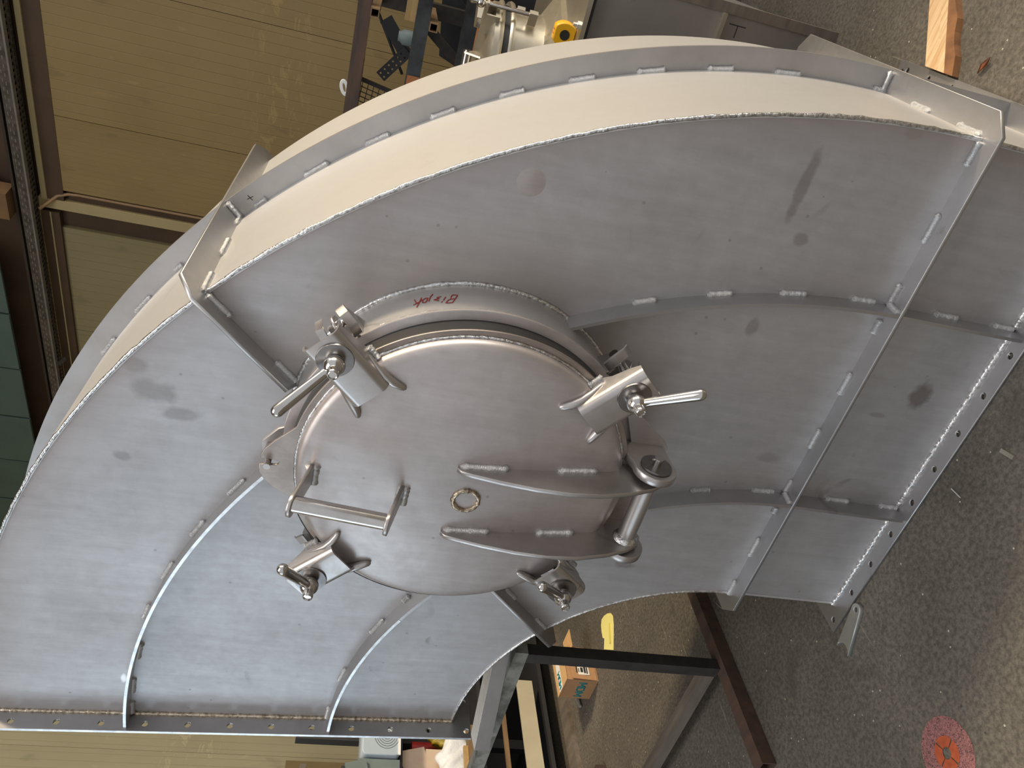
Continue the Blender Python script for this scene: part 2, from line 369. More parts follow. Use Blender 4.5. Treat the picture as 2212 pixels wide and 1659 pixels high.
# dark oil stains and scratches
n3 = N(nt, 'ShaderNodeTexNoise'); n3.inputs['Scale'].default_value = 5; n3.inputs['Detail'].default_value = 5; n3.inputs['Distortion'].default_value = 0.9
L(nt, v, n3.inputs['Vector'])
st = ramp(nt, n3.outputs['Fac'], [(0.60, (0, 0, 0, 1)), (0.74, (0.6, 0.6, 0.6, 1))])
col = mixc(nt, st.outputs['Color'], col, (0.065, 0.056, 0.046, 1))
for ang, scl, thr in ((35, 1.1, 0.86), (-50, 0.9, 0.88), (80, 1.3, 0.88)):
    # sparse straight scratches: thin bands broken up by noise
    mp = nt.nodes.new('ShaderNodeMapping'); mp.inputs['Rotation'].default_value = (0, 0, radians(ang)); mp.inputs['Scale'].default_value = (scl * 34, scl * 1.6, 1)
    t = nt.nodes.new('ShaderNodeTexCoord'); L(nt, t.outputs['Object'], mp.inputs['Vector'])
    ns = N(nt, 'ShaderNodeTexVoronoi'); ns.inputs['Scale'].default_value = 1.0
    L(nt, mp.outputs['Vector'], ns.inputs['Vector'])
    sc_ = nt.nodes.new('ShaderNodeSeparateColor'); L(nt, ns.outputs['Color'], sc_.inputs[0])
    k = math_(nt, 'MULTIPLY', math_(nt, 'LESS_THAN', ns.outputs['Distance'], 0.10), math_(nt, 'GREATER_THAN', sc_.outputs[0], thr))
    col = mixc(nt, math_(nt, 'MULTIPLY', k, 0.40), col, (0.30, 0.27, 0.22, 1))
L(nt, col, b.inputs['Base Color'])
b.inputs['Roughness'].default_value = 0.72
bp = N(nt, 'ShaderNodeBump'); bp.inputs['Strength'].default_value = 0.35; bp.inputs['Distance'].default_value = 0.004
L(nt, n2.outputs['Fac'], bp.inputs['Height']); L(nt, bp.outputs['Normal'], b.inputs['Normal'])

# perforated cable tray: dark with rows of slots let through as paler dashes
m, nt, b = new_mat('tray_metal')
v = texco(nt, (1, 1, 1))
br = N(nt, 'ShaderNodeTexNoise'); br.inputs['Scale'].default_value = 18; br.inputs['Detail'].default_value = 4
L(nt, v, br.inputs['Vector'])
r = ramp(nt, br.outputs['Fac'], [(0.35, (0.06, 0.048, 0.036, 1)), (0.65, (0.12, 0.10, 0.078, 1))])
L(nt, r.outputs['Color'], b.inputs['Base Color']); b.inputs['Roughness'].default_value = 0.55; b.inputs['Metallic'].default_value = 0.4

# ------------------------------------------------------------------ mesh helpers
class MB:
    def __init__(s): s.v = []; s.f = []
    def add(s, vs, fs):
        o = len(s.v); s.v += [tuple(p) for p in vs]; s.f += [tuple(i + o for i in f) for f in fs]; return s
    def box(s, a, b):
        (x0, y0, z0), (x1, y1, z1) = a, b
        return s.add([(x0, y0, z0), (x1, y0, z0), (x1, y1, z0), (x0, y1, z0), (x0, y0, z1), (x1, y0, z1), (x1, y1, z1), (x0, y1, z1)],
                     [(0, 3, 2, 1), (4, 5, 6, 7), (0, 1, 5, 4), (1, 2, 6, 5), (2, 3, 7, 6), (3, 0, 4, 7)])
    def obox(s, c, ax, ay, az, hx, hy, hz):
        c = Vector(c); ax = Vector(ax).normalized() * hx; ay = Vector(ay).normalized() * hy; az = Vector(az).normalized() * hz
        vs = [c + i * ax + j * ay + k * az for k in (-1, 1) for (i, j) in ((-1, -1), (1, -1), (1, 1), (-1, 1))]
        return s.add(vs, [(0, 3, 2, 1), (4, 5, 6, 7), (0, 1, 5, 4), (1, 2, 6, 5), (2, 3, 7, 6), (3, 0, 4, 7)])
    def bar(s, p, q, w, h, up=(0, 0, 1)):
        p, q = Vector(p), Vector(q); d = q - p; a = d.normalized(); u = Vector(up); sd = a.cross(u).normalized(); u = sd.cross(a)
        return s.obox((p + q) / 2, a, sd, u, d.length / 2, w / 2, h / 2)
    def tube(s, pts, rad, n=14, cap=True, hemi=False):
        pts = [Vector(p) for p in pts]
        rr = rad if isinstance(rad, (list, tuple)) else [rad] * len(pts)
        o = len(s.v); u = None
        for i, p in enumerate(pts):
            d = (pts[min(i + 1, len(pts) - 1)] - pts[max(i - 1, 0)]).normalized()
            if u is None:
                u = d.orthogonal().normalized()
            else:
                u = (u - d * u.dot(d)).normalized()
            w = d.cross(u)
            for k in range(n):
                t = 2 * pi * k / n
                s.v.append(tuple(p + rr[i] * (cos(t) * u + sin(t) * w)))
        for i in range(len(pts) - 1):
            for k in range(n):
                k2 = (k + 1) % n
                s.f.append((o + i * n + k, o + i * n + k2, o + (i + 1) * n + k2, o + (i + 1) * n + k))
        if cap:
            s.f.append(tuple(o + k for k in reversed(range(n))))
            e = o + (len(pts) - 1) * n
            s.f.append(tuple(e + k for k in range(n)))
        return s
    def lathe(s, c, axis, prof, n=64, a0=0.0, a1=2 * pi, ref=None):
        """prof = [(r, h)] turned about axis through c."""
        c = Vector(c); ax = Vector(axis).normalized()
        u = Vector(ref).normalized() if ref is not None else ax.orthogonal().normalized()
        w = ax.cross(u); o = len(s.v); m_ = len(prof)
        full = abs(a1 - a0 - 2 * pi) < 1e-6
        cols = n if full else n + 1
        for k in range(cols):
            t = a0 + (a1 - a0) * k / n
            e = cos(t) * u + sin(t) * w
            for (r, h) in prof: s.v.append(tuple(c + e * r + ax * h))
        for k in range(n):
            k2 = (k + 1) % cols
            for i in range(m_ - 1):
                s.f.append((o + k * m_ + i, o + k2 * m_ + i, o + k2 * m_ + i + 1, o + k * m_ + i + 1))
        return s
    def prism(s, poly, d):
        """poly: list of 3-D points (planar, convex or mild), extruded by vector d."""
        d = Vector(d); n = len(poly); P = [Vector(p) for p in poly]
        o = len(s.v); s.v += [tuple(p) for p in P] + [tuple(p + d) for p in P]
        s.f.append(tuple(o + i for i in range(n))); s.f.append(tuple(o + n + i for i in reversed(range(n))))
        for i in range(n):
            j = (i + 1) % n
            s.f.append((o + j, o + i, o + n + i, o + n + j))
        return s
    def mesh(s, name, smooth=None):
        me = bpy.data.meshes.new(name); me.from_pydata(s.v, [], s.f)
        bm = bmesh.new(); bm.from_mesh(me)
        bmesh.ops.remove_doubles(bm, verts=bm.verts, dist=1e-6)
        bmesh.ops.recalc_face_normals(bm, faces=bm.faces)
        bm.to_mesh(me); bm.free()
        if smooth is not None:
            for p in me.polygons: p.use_smooth = True
            me.set_sharp_from_angle(angle=radians(smooth))
        me.update()
        return me

def plate2d(outline, holes, thick, mtx, name='plate', bevel=0.0):
    """Flat plate with holes: outline/holes are 2-D loops, thickness along local +z, placed by mtx."""
    cu = bpy.data.curves.new('tmp', 'CURVE'); cu.dimensions = '2D'; cu.fill_mode = 'BOTH'
    cu.extrude = thick / 2 - bevel; cu.bevel_depth = bevel; cu.bevel_resolution = 0
    for loop in [outline] + list(holes):
        sp = cu.splines.new('POLY'); sp.points.add(len(loop) - 1); sp.use_cyclic_u = True
        for i, (x, y) in enumerate(loop): sp.points[i].co = (x, y, 0, 1)
    ob = bpy.data.objects.new('tmp', cu); COL.objects.link(ob)
    dg = bpy.context.evaluated_depsgraph_get()
    me = bpy.data.meshes.new_from_object(ob.evaluated_get(dg))
    bpy.data.objects.remove(ob); bpy.data.curves.remove(cu)
    me.name = name
    me.transform(mtx @ Matrix.Translation((0, 0, thick / 2)))
    bm = bmesh.new(); bm.from_mesh(me)
    bmesh.ops.remove_doubles(bm, verts=bm.verts, dist=1e-6)
    bmesh.ops.recalc_face_normals(bm, faces=bm.faces)
    bm.to_mesh(me); bm.free(); me.update()
    me.materials.clear()
    return me
def circle2(x, y, r, n=18): return [(x + r * cos(2 * pi * k / n), y + r * sin(2 * pi * k / n)) for k in range(n)]
def frame(o, x, y):
    """matrix with origin o, local x, y axes; z = x cross y."""
    x = Vector(x).normalized(); y = Vector(y).normalized(); z = x.cross(y)
    return Matrix(((x.x, y.x, z.x, o[0]), (x.y, y.y, z.y, o[1]), (x.z, y.z, z.z, o[2]), (0, 0, 0, 1)))

def link(name, me, mat, parent=None, label=None, kind=None):
    if mat is not None and len(me.materials) == 0: me.materials.append(MAT[mat])
    o = bpy.data.objects.new(name, me); COL.objects.link(o)
    if parent is not None:
        o.parent = parent
        if parent.type == 'EMPTY': o.location = -parent.location
    if label: o['label'] = label
    if kind: o['kind'] = kind
    return o
def thing(name, label, cat, loc=(0, 0, 0), group=None):
    o = bpy.data.objects.new(name, None); COL.objects.link(o); o.location = loc
    o.empty_display_size = 0.05
    o['label'] = label; o['category'] = cat
    if group: o['group'] = group
    return o
def solo(name, me, mat, label, cat, group=None):
    o = link(name, me, mat); o['label'] = label; o['category'] = cat
    if group: o['group'] = group
    return o
def struct(name, me, mat, parent=None):
    o = link(name, me, mat, parent)
    if parent is None: o['kind'] = 'structure'
    return o
WELDS = {"R1": [[1.727, 0.0, 0.3048, 1.679, 0.0, 0.306], [1.5903, 0.0, 0.305, 1.5305, 0.0, 0.3072], [1.4459, 0.0, 0.306, 1.3973, 0.0, 0.3097], [1.367, 0.0, 0.3043, 1.3338, 0.0, 0.3104], [1.2401, 0.0, 0.3063, 1.1844, 0.0, 0.3046], [1.0954, 0.0, 0.305, 1.0415, 0.0, 0.3079], [0.9521, 0.0, 0.3027, 0.9148, 0.0, 0.3038], [0.8704, 0.0, 0.2995, 0.8531, 0.0, 0.2998], [0.772, 0.0, 0.3002, 0.7112, 0.0, 0.2964], [0.6287, 0.0, 0.2939, 0.5781, 0.0, 0.2898]], "A": [[1.3005, 0.0, 0.8132, 1.3162, 0.0, 0.7689], [1.346, 0.0, 0.6783, 1.3597, 0.0, 0.6289], [1.3785, 0.0, 0.5389, 1.3885, 0.0, 0.4836], [1.3958, 0.0, 0.3904, 1.396, 0.0, 0.3374], [1.3968, 0.0, 0.2052, 1.3985, 0.0, 0.147], [1.4009, 0.0, 0.0623, 1.4021, 0.0, 0.0107], [0.762, 0.0, 1.4748, 0.717, 0.0, 1.5057], [0.639, 0.0, 1.5505, 0.5925, 0.0, 1.5757], [0.5089, 0.0, 1.6099, 0.4557, 0.0, 1.6327], [0.3681, 0.0, 1.6547, 0.3244, 0.0, 1.672], [0.2335, 0.0, 1.6716, 0.1793, 0.0, 1.6815], [0.1031, 0.0, 1.6866, 0.0493, 0.0, 1.6908], [0.0132, 0.0, 1.6886, -0.03, 0.0, 1.6929]], "B": [[0.4729, 0.0, 1.0882, 0.4526, 0.0, 1.0988], [0.3839, 0.0, 1.1324, 0.3314, 0.0, 1.1552], [0.1952, 0.0, 1.1941, 0.145, 0.0, 1.2057], [0.0406, 0.0, 1.2133, -0.0101, -0.0, 1.2117], [0.8869, 0.0, 0.5314, 0.8984, 0.0, 0.4849], [0.9135, 0.0, 0.3901, 0.9132, 0.0, 0.3314], [0.9169, 0.0, 0.2014, 0.914, 0.0, 0.1385], [0.9148, 0.0, 0.0591, 0.9154, 0.0, 0.0087]], "R2": [[1.1694, 0.0, 1.5753, 1.1323, 0.0, 1.5303], [1.0545, 0.0, 1.4454, 1.0156, 0.0, 1.401], [0.5262, 0.0, 0.8647, 0.4973, 0.0, 0.8299], [0.4364, 0.0, 0.7658, 0.3999, 0.0, 0.7306]], "C": [[1.5393, 0.336, 1.0972, 1.5631, 0.336, 1.047], [1.4679, 0.336, 1.2237, 1.4955, 0.336, 1.174], [1.3873, 0.336, 1.3427, 1.4186, 0.336, 1.2954], [1.2966, 0.336, 1.4542, 1.3338, 0.336, 1.4065], [1.2098, 0.336, 1.5464, 1.2315, 0.336, 1.5219], [1.5997, 0.336, 0.9682, 1.6207, 0.336, 0.9147], [1.646, 0.336, 0.8368, 1.6645, 0.336, 0.7779], [1.6833, 0.336, 0.6965, 1.6952, 0.336, 0.6396], [1.7083, 0.336, 0.556, 1.7152, 0.336, 0.4967], [1.7224, 0.336, 0.3327, 1.7217, 0.336, 0.3016], [1.0285, 0.336, 1.6976, 1.049, 0.336, 1.6853], [0.9096, 0.336, 1.7789, 0.9555, 0.336, 1.7467], [0.7859, 0.336, 1.8484, 0.8349, 0.336, 1.8199]], "R1o": [[1.7252, 0.2288, 0.3049, 1.7283, 0.1678, 0.3049], [1.7315, 0.0706, 0.3049, 1.7348, 0.0054, 0.3049]], "R2o": [[1.1736, 0.3091, 1.5719, 1.1708, 0.368, 1.5688], [1.1753, 0.1509, 1.5737, 1.1729, 0.2252, 1.5711], [1.1792, -0.0042, 1.5779, 1.177, 0.0678, 1.5754]]}
TEXT = [[[0.2151, 0.0461], [0.2305, 0.0604], [0.2462, 0.0736], [0.2655, 0.0743], [0.2802, 0.0731], [0.2676, 0.0639], [0.2538, 0.0604], [0.2354, 0.0596]], [[0.2538, 0.0604], [0.249, 0.0489], [0.2383, 0.0439], [0.2151, 0.0461]], [[0.2801, 0.0512], [0.2924, 0.0626]], [[0.2991, 0.0669], [0.303, 0.0698]], [[0.3043, 0.0479], [0.3263, 0.0496], [0.315, 0.0545], [0.342, 0.0569], [0.3174, 0.0625]], [[0.3473, 0.0349], [0.359, 0.0423], [0.3652, 0.0502], [0.3701, 0.0593]], [[0.3752, 0.0466], [0.3888, 0.0462], [0.4009, 0.0507], [0.4046, 0.0598], [0.3894, 0.0618], [0.3779, 0.0536], [0.3752, 0.0466], [0.3843, 0.06]], [[0.4091, 0.0423], [0.4215, 0.0575], [0.4354, 0.0732]], [[0.4523, 0.0623], [0.43, 0.0581], [0.4042, 0.0503]], [[0.447, 0.0439], [0.4385, 0.0561], [0.4283, 0.0589]]]
BALL = [[[1.2065, -0.226, 1.3357], [1.1338, -0.275, 1.4146]], [[1.223, -0.226, 0.8338], [1.2909, -0.275, 0.7511]], [[0.7157, -0.226, 1.3192], [0.8334, -0.3, 1.3725]], [[0.7499, -0.226, 0.8272], [0.8365, -0.285, 0.9059]]]

# ------------------------------------------------------------------ the hall
EW = Vector((cos(radians(-10)), sin(radians(-10)), 0))      # along the back wall, to the right
NW = Vector((sin(radians(10)), cos(radians(10)), 0))        # into the wall
def WP(w, z, out=0.0): return EW * w + NW * (4.727 - out) + Vector((0, 0, z))
def wbox(mb, w0, w1, z0, z1, o0, o1):
    c = WP((w0 + w1) / 2, (z0 + z1) / 2, (o0 + o1) / 2)
    return mb.obox(c, EW, NW, (0, 0, 1), abs(w1 - w0) / 2, abs(o1 - o0) / 2, abs(z1 - z0) / 2)

floor = struct('floor', MB().box((-7, -5, -0.1), (9, 8, 0.0)).mesh('floor'), 'workshop_concrete')

struct('unseen_ceiling', MB().box((-8, -6, 6.9), (3.2, 8, 7.0)).mesh('unseen_ceiling'), 'ceiling_sheet')  # unseen, added for darker reflections; ends short of the sun's path
wall = struct('wall_back', wbox(MB(), -9, 9, 0, 5.0, -0.20, -0.03).mesh('wall_back'), 'brown_beam_paint')
pm = MB().box((-0.498, -0.03, 0.0), (0.498, 0.03, 3.62)).mesh('panel')
pm.materials.append(MAT['ochre_panel'])
for k in range(-1, 8):
    p = link('panel', pm, None, wall)
    c = -0.026 + k + 0.5
    p.matrix_world = Matrix.Translation(WP(c, 0.002, 0.0)) @ Matrix.Rotation(radians(-10), 4, 'Z')
p = link('panel', pm, None, wall)
p.matrix_world = Matrix.Translation(WP(-1.335, 0.002, 0.0)) @ Matrix.Rotation(radians(-10), 4, 'Z') @ Matrix.Diagonal((0.615, 1, 1, 1))
dm = MB().box((-0.498, -0.03, 0.0), (0.498, 0.03, 3.74)).mesh('door_panel')
dm.materials.append(MAT['pale_door_panel'])
for k in range(0, 6):
    p = link('panel', dm, None, wall)
    p.matrix_world = Matrix.Translation(WP(-2.53 - k * 1.07, 0.002, -0.02)) @ Matrix.Rotation(radians(-10), 4, 'Z') @ Matrix.Diagonal((1.07, 1, 1, 1))
struct('trim_1', wbox(MB(), -1.82, -1.735, 0.001, 3.74, -0.03, 0.035).mesh('trim_1'), 'cream_paint')
struct('trim_2', wbox(MB(), -1.735, 7.0, 3.672, 3.71, -0.02, 0.05).mesh('trim_2'), 'cream_paint')
struct('trim_3', wbox(MB(), -1.735, 7.0, 3.555, 3.672, -0.02, 0.035).mesh('trim_3'), 'brown_beam_paint')
struct('trim_4', wbox(MB(), -8.0, -1.85, 3.60, 3.735, -0.01, 0.040).mesh('trim_4'), 'brown_beam_paint')
struct('trim_7', wbox(MB(), -8.0, -1.85, 3.658, 3.668, 0.040, 0.046).mesh('trim_7'), 'cream_paint')
struct('trim_5', wbox(MB(), -8.0, -1.85, 3.735, 3.78, -0.01, 0.06).mesh('trim_5'), 'cream_paint')
struct('brown_strip', wbox(MB(), -1.735, -1.63, 0.001, 3.53, -0.02, 0.004).mesh('brown_strip'), 'brown_beam_paint')  # dark brown strip beside the cream post
left = struct('wall_left', MB().obox((-4.55, 2.0, 2.5), (cos(radians(100)), sin(radians(100)), 0), (cos(radians(10)), sin(radians(10)), 0), (0, 0, 1), 4.0, 0.08, 2.5).mesh('wall_left'), 'dark_beam_paint')
lm = MB().box((-0.498, -0.03, 0.0), (0.498, 0.03, 4.95)).mesh('panel')
lm.materials.append(MAT['left_wall_panel'])
for k in range(-3, 4):
    p = link('panel', lm, None, left)
    d = Vector((cos(radians(100)), sin(radians(100)), 0)); nr = Vector((cos(radians(10)), sin(radians(10)), 0))
    p.matrix_world = Matrix.Translation(Vector((-4.55, 2.0, 0.002)) + d * (k + 0.2) + nr * 0.11) @ Matrix.Rotation(radians(100), 4, 'Z')

t = thing('steel_beam', 'brown painted steel beam running along the top of the yellow panel wall', 'beam', WP(0, 3.85))
link('web', wbox(MB(), -8, 7, 3.86, 4.30, 0.0, 0.02).mesh('web'), 'brown_beam_paint', t)
link('flange', wbox(MB(), -8, 7, 3.84, 3.86, 0.0, 0.16).mesh('flange'), 'dark_beam_paint', t)
link('flange', wbox(MB(), -8, 7, 4.30, 4.32, 0.0, 0.16).mesh('flange'), 'dark_beam_paint', t)
tb = thing('timber_block', 'short brown timber block wedged beside the cable tray above the door post', 'wood block', WP(-1.82, 3.93, 0.2))
link('block', wbox(MB(), -1.84, -1.62, 3.868, 4.01, 0.10, 0.26).mesh('block'), 'orange_block', tb)
link('cap', wbox(MB(), -1.82, -1.60, 4.01, 4.03, 0.08, 0.25).mesh('cap'), 'brown_beam_paint', tb)

# cable tray: side rails, a slotted bottom, each slot a real gap (ladder of cross strips)
tr = thing('cable_tray', 'dark perforated metal cable tray running along the wall under the beam', 'cable tray', WP(0, 3.76, 0.1))
link('side_rail', wbox(MB(), -8, 7, 3.735, 3.80, 0.205, 0.21).mesh('side_rail'), 'tray_metal', tr)
link('edge_strip', wbox(MB(), -8, 7, 3.722, 3.7345, 0.17, 0.215).mesh('edge_strip'), 'galvanised_dull', tr)
link('side_rail', wbox(MB(), -8, 7, 3.735, 3.83, 0.05, 0.055).mesh('side_rail'), 'tray_metal', tr)
mb = MB()
for o_ in (0.055, 0.10, 0.145, 0.19): wbox(mb, -8, 7, 3.735, 3.738, o_, o_ + 0.015)
link('bottom_strips', mb.mesh('bottom_strips'), 'tray_metal', tr)
mb = MB()
w_ = -6.0
while w_ < 3.0:
    wbox(mb, w_, w_ + 0.018, 3.734, 3.738, 0.055, 0.205); w_ += 0.045
link('cross_strips', mb.mesh('cross_strips'), 'tray_metal', tr, kind='stuff')
mb = MB()
w_ = -6.0
while w_ < 3.0:
    wbox(mb, w_, w_ + 0.025, 3.757, 3.763, 0.2095, 0.211); wbox(mb, w_ + .02, w_ + 0.045, 3.778, 3.783, 0.2095, 0.211); w_ += 0.06
link('slot_marks', mb.mesh('slot_marks'), 'galvanised_dull', tr, kind='stuff')
for i, o_ in enumerate((0.08, 0.11, 0.15)):
    pts = [WP(-7 + k * 0.5, 3.752 + 0.004 * sin(k * 1.7 + i), o_ + 0.008 * sin(k * 1.1 + 2 * i)) for k in range(27)]
    link('cable', MB().tube(pts, 0.010, 6).mesh('cable', 60), 'dark_plastic', tr)

cp = [WP(-1.80, 3.715, 0.10), WP(-1.76, 3.67, 0.08), WP(-1.70, 3.60, 0.03), WP(-1.672, 3.52, 0.022)] + [WP(-1.667, 3.45 - 0.5 * k, 0.018) for k in range(7)]
solo('conduit_pipe', MB().tube(cp, 0.013, 10).mesh('conduit_pipe', 60), 'conduit_plastic', 'thin brown conduit pipe bending down the wall beside the cream door post', 'pipe')
t = thing('wall_hook', 'small dark bracket hook sticking out of the pale door edge', 'hook', WP(-3.28, 3.7, 0.0))
link('arm', MB().bar(WP(-3.28, 3.80, 0.04), WP(-3.38, 3.73, 0.20), 0.03, 0.02).mesh('arm'), 'dark_iron', t)
link('plate', MB().bar(WP(-3.33, 3.70, 0.20), WP(-3.25, 3.64, 0.20), 0.03, 0.02, up=(0, 1, 0)).mesh('plate'), 'dark_iron', t)
t = thing('teal_sheet', 'teal green painted sheet metal panel high on the wall at the far left', 'metal panel', WP(-4.5, 4.0, 0.2))
for k in range(6):
    link('sheet', wbox(MB(), -2.74 - k * 0.62, -2.14 - k * 0.62, 3.985, 4.75, 0.28, 0.30 + 0.008 * (k % 2)).mesh('sheet'), 'teal_paint', t)

# ------------------------------------------------------------------ the duct elbow
RO, RI, RA, RB = 1.73, 0.5817, 1.3975, 0.9102
Z0, DW, DC, HR, HF = 0.3049, 0.75, 0.345, 0.0440, 0.049
TA, SA, T2 = radians(92.877), 0.0346, radians(47.19)
HX, HZ = 0.9572, 1.0758                      # hatch centre on the plate
def fend(r): return TA - asin(SA / r)
def E(r, f, h=0.0): return Vector((r * cos(f), -h, Z0 + r * sin(f)))
ORG = Vector((0.9, 0.35, 0.0))
duct = thing('duct_elbow', 'large grey stainless steel duct elbow with ribs, bolt flanges and a round hatch', 'duct', ORG)

def arc_strip(r0, r1, h0, h1, f0, f1_0, f1_1, n, lower=None):
    """solid between radii r0<r1, heights h0<h1, from angle f0 to f1 (own end angle per radius); lower = straight tail down to that z."""
    mb = MB(); rings = []
    if lower is not None:
        rings.append([Vector((r0, -h0, lower)), Vector((r1, -h0, lower)), Vector((r1, -h1, lower)), Vector((r0, -h1, lower))])
    for k in range(n + 1):
        a0 = f0 + (f1_0 - f0) * k / n; a1 = f0 + (f1_1 - f0) * k / n
        rings.append([E(r0, a0, h0), E(r1, a1, h0), E(r1, a1, h1), E(r0, a0, h1)])
    vs = [p for r in rings for p in r]; fs = []
    for i in range(len(rings) - 1):
        for j in range(4):
            j2 = (j + 1) % 4
            fs.append((i * 4 + j, i * 4 + j2, i * 4 + 4 + j2, i * 4 + 4 + j))
    fs.append((0, 1, 2, 3)); e = (len(rings) - 1) * 4; fs.append((e + 3, e + 2, e + 1, e))
    return mb.add(vs, fs)

link('side_plate', arc_strip(RI, RO, -0.005, 0.0, 0, fend(RI), fend(RO), 110, 0.008).mesh('side_plate'), 'plate_steel', duct)
link('side_plate', arc_strip(RI, RO, -DW, -DW + 0.005, 0, fend(RI), fend(RO), 110, 0.008).mesh('side_plate'), 'plate_steel', duct)
link('outer_shell', arc_strip(RO - 0.006, RO + 0.001, -DW, 0.0022, 0, fend(RO), fend(RO), 120, 0.008).mesh('outer_shell', 40), 'shell_steel', duct, 'bright curved outer shell strip')
link('inner_shell', arc_strip(RI - 0.001, RI + 0.006, -DW, 0.001, 0, fend(RI), fend(RI), 90, 0.008).mesh('inner_shell', 40), 'shell_steel', duct)
# seam weld along the outer front edge
pts = [Vector((RO - 0.001, -0.0015, 0.02 + k * 0.028)) for k in range(10)] + [E(RO - 0.001 + 0.0009 * random.uniform(-1, 1), fend(RO) * k / 200, 0.0012) for k in range(201)]
link('weld_seam', MB().tube(pts, [0.0030 + 0.0012 * random.random() for _ in pts], 8).mesh('weld_seam', 60), 'weld_metal', duct)
pts = [E(RI + 0.001, fend(RI) * k / 120, 0.0005) for k in range(121)]
link('weld_seam', MB().tube(pts, [0.0026 + 0.0012 * random.random() for _ in pts], 8).mesh('weld_seam', 60), 'weld_metal', duct)

# flanges
nA = Vector((-sin(TA), 0, cos(TA))); eA = Vector((cos(TA), 0, sin(TA)))
oA = Vector((0, 0, Z0)) - nA * SA
def flange_loops(x0, x1, holes_front0, pitch):
    out = [(x0 - 0.05, -HF), (x1 + 0.05, -HF), (x1 + 0.05, DW + 0.05), (x0 - 0.05, DW + 0.05)]
    hole = [(x0 + 0.004, 0.004), (x1 - 0.004, 0.004), (x1 - 0.004, DW - 0.004), (x0 + 0.004, DW - 0.004)]
    hs = [hole]
    n = int((x1 + 0.03 - holes_front0) / pitch) + 1
    for i in range(n):
        hs.append(circle2(holes_front0 + i * pitch, -0.0292, 0.0077)); hs.append(circle2(holes_front0 + i * pitch, DW + 0.0292, 0.0077))
    for i in range(8):
        hs.append(circle2(x0 - 0.034, 0.0605 + i * 0.0995, 0.0077)); hs.append(circle2(x1 + 0.030, 0.0605 + i * 0.0995, 0.0077))
    return out, hs
o_, h_ = flange_loops(RI, RO, 0.5444, 0.10085)
mtx = frame(oA, eA, (0, 1, 0))          # z = eA x Y = nA
flA = link('flange', plate2d(o_, h_, 0.008, mtx, 'flange'), 'bar_steel', duct, 'upright bolt flange along the bottom edge')
o_, h_ = flange_loops(RI, RO, 0.5540, 0.0999)
flB = link('flange', plate2d(o_, h_, 0.008, frame((0, 0, 0), (1, 0, 0), (0, 1, 0)), 'flange'), 'bar_steel', duct, 'bolt flange standing on the floor')
# bright cut edge of the upright flange
link('flange_edge', MB().bar(oA + eA * (RI - 0.05) + nA * 0.004 + Vector((0, -HF - 0.0004, 0)), oA + eA * (RO + 0.05) + nA * 0.004 + Vector((0, -HF - 0.0004, 0)), 0.0076, 0.001, up=(0, -1, 0)).mesh('flange_edge'), 'cut_edge_steel', flA)
def seam(p, q, rad, mat, parent, n=90):
    p, q = Vector(p), Vector(q)
    pts = [p.lerp(q, k / n) for k in range(n + 1)]
    return link('weld_seam', MB().tube(pts, [rad * (0.85 + 0.4 * random.random()) for _ in pts], 8).mesh('weld_seam', 60), mat, parent)
seam(oA + eA * RI + Vector((0, -0.002, 0)) - nA * 0.002, oA + eA * (RB - 0.012) + Vector((0, -0.002, 0)) - nA * 0.002, 0.0052, 'straw_weld', flA)
seam(oA + eA * (RB + 0.006) + Vector((0, -0.002, 0)) - nA * 0.002, oA + eA * (RA - 0.016) + Vector((0, -0.002, 0)) - nA * 0.002, 0.0052, 'straw_weld', flA)
seam(oA + eA * (RA + 0.01) + Vector((0, -0.002, 0)) - nA * 0.002, oA + eA * RO + Vector((0, -0.002, 0)) - nA * 0.002, 0.0045, 'straw_weld', flA)
seam((RI, -0.002, 0.010), (RB - 0.012, -0.002, 0.010), 0.0055, 'weld_metal', flB)
seam((RB + 0.004, -0.002, 0.010), (RA - 0.012, -0.002, 0.010), 0.0055, 'weld_metal', flB)
seam((RA + 0.004, -0.002, 0.010), (RO, -0.002, 0.010), 0.0055, 'weld_metal', flB)

# radial frames round the duct
c_ = 0.036
def frame_outline(cut=None):
    x0, x1, y0, y1 = RI - 0.05, RO + 0.05, -HR, DW + 0.045
    outer = [(x0 + c_, y0), (x1 - c_, y0), (x1, y0 + c_), (x1, y1 - c_), (x1 - c_, y1), (x0 + c_, y1), (x0, y1 - c_), (x0, y0 + c_)]
    if cut is None: return outer, [[(RI, 0), (RO, 0), (RO, DW), (RI, DW)]]
    a, b_ = cut
    loop = [(b_ - 0.0, 0), (b_ + 0.02, y0), (x1 - c_, y0), (x1, y0 + c_), (x1, y1 - c_), (x1 - c_, y1), (x0 + c_, y1), (x0, y1 - c_), (x0, y0 + c_), (x0 + c_, y0), (a - 0.0, y0), (a, 0),
            (RI, 0), (RI, DW), (RO, DW), (RO, 0)]
    return loop, []
o_, h_ = frame_outline()
R1 = link('frame_rib', plate2d(o_, h_, 0.008, frame((0, 0, Z0 - 0.008), (1, 0, 0), (0, 1, 0)), 'frame_rib', 0.0006), 'bar_steel', duct)
o_, h_ = frame_outline((0.945, 1.488))
R2 = link('frame_rib', plate2d(o_, h_, 0.008, frame((0, 0, Z0), (cos(T2), 0, sin(T2)), (0, 1, 0)), 'frame_rib', 0.0006), 'bar_steel', duct)

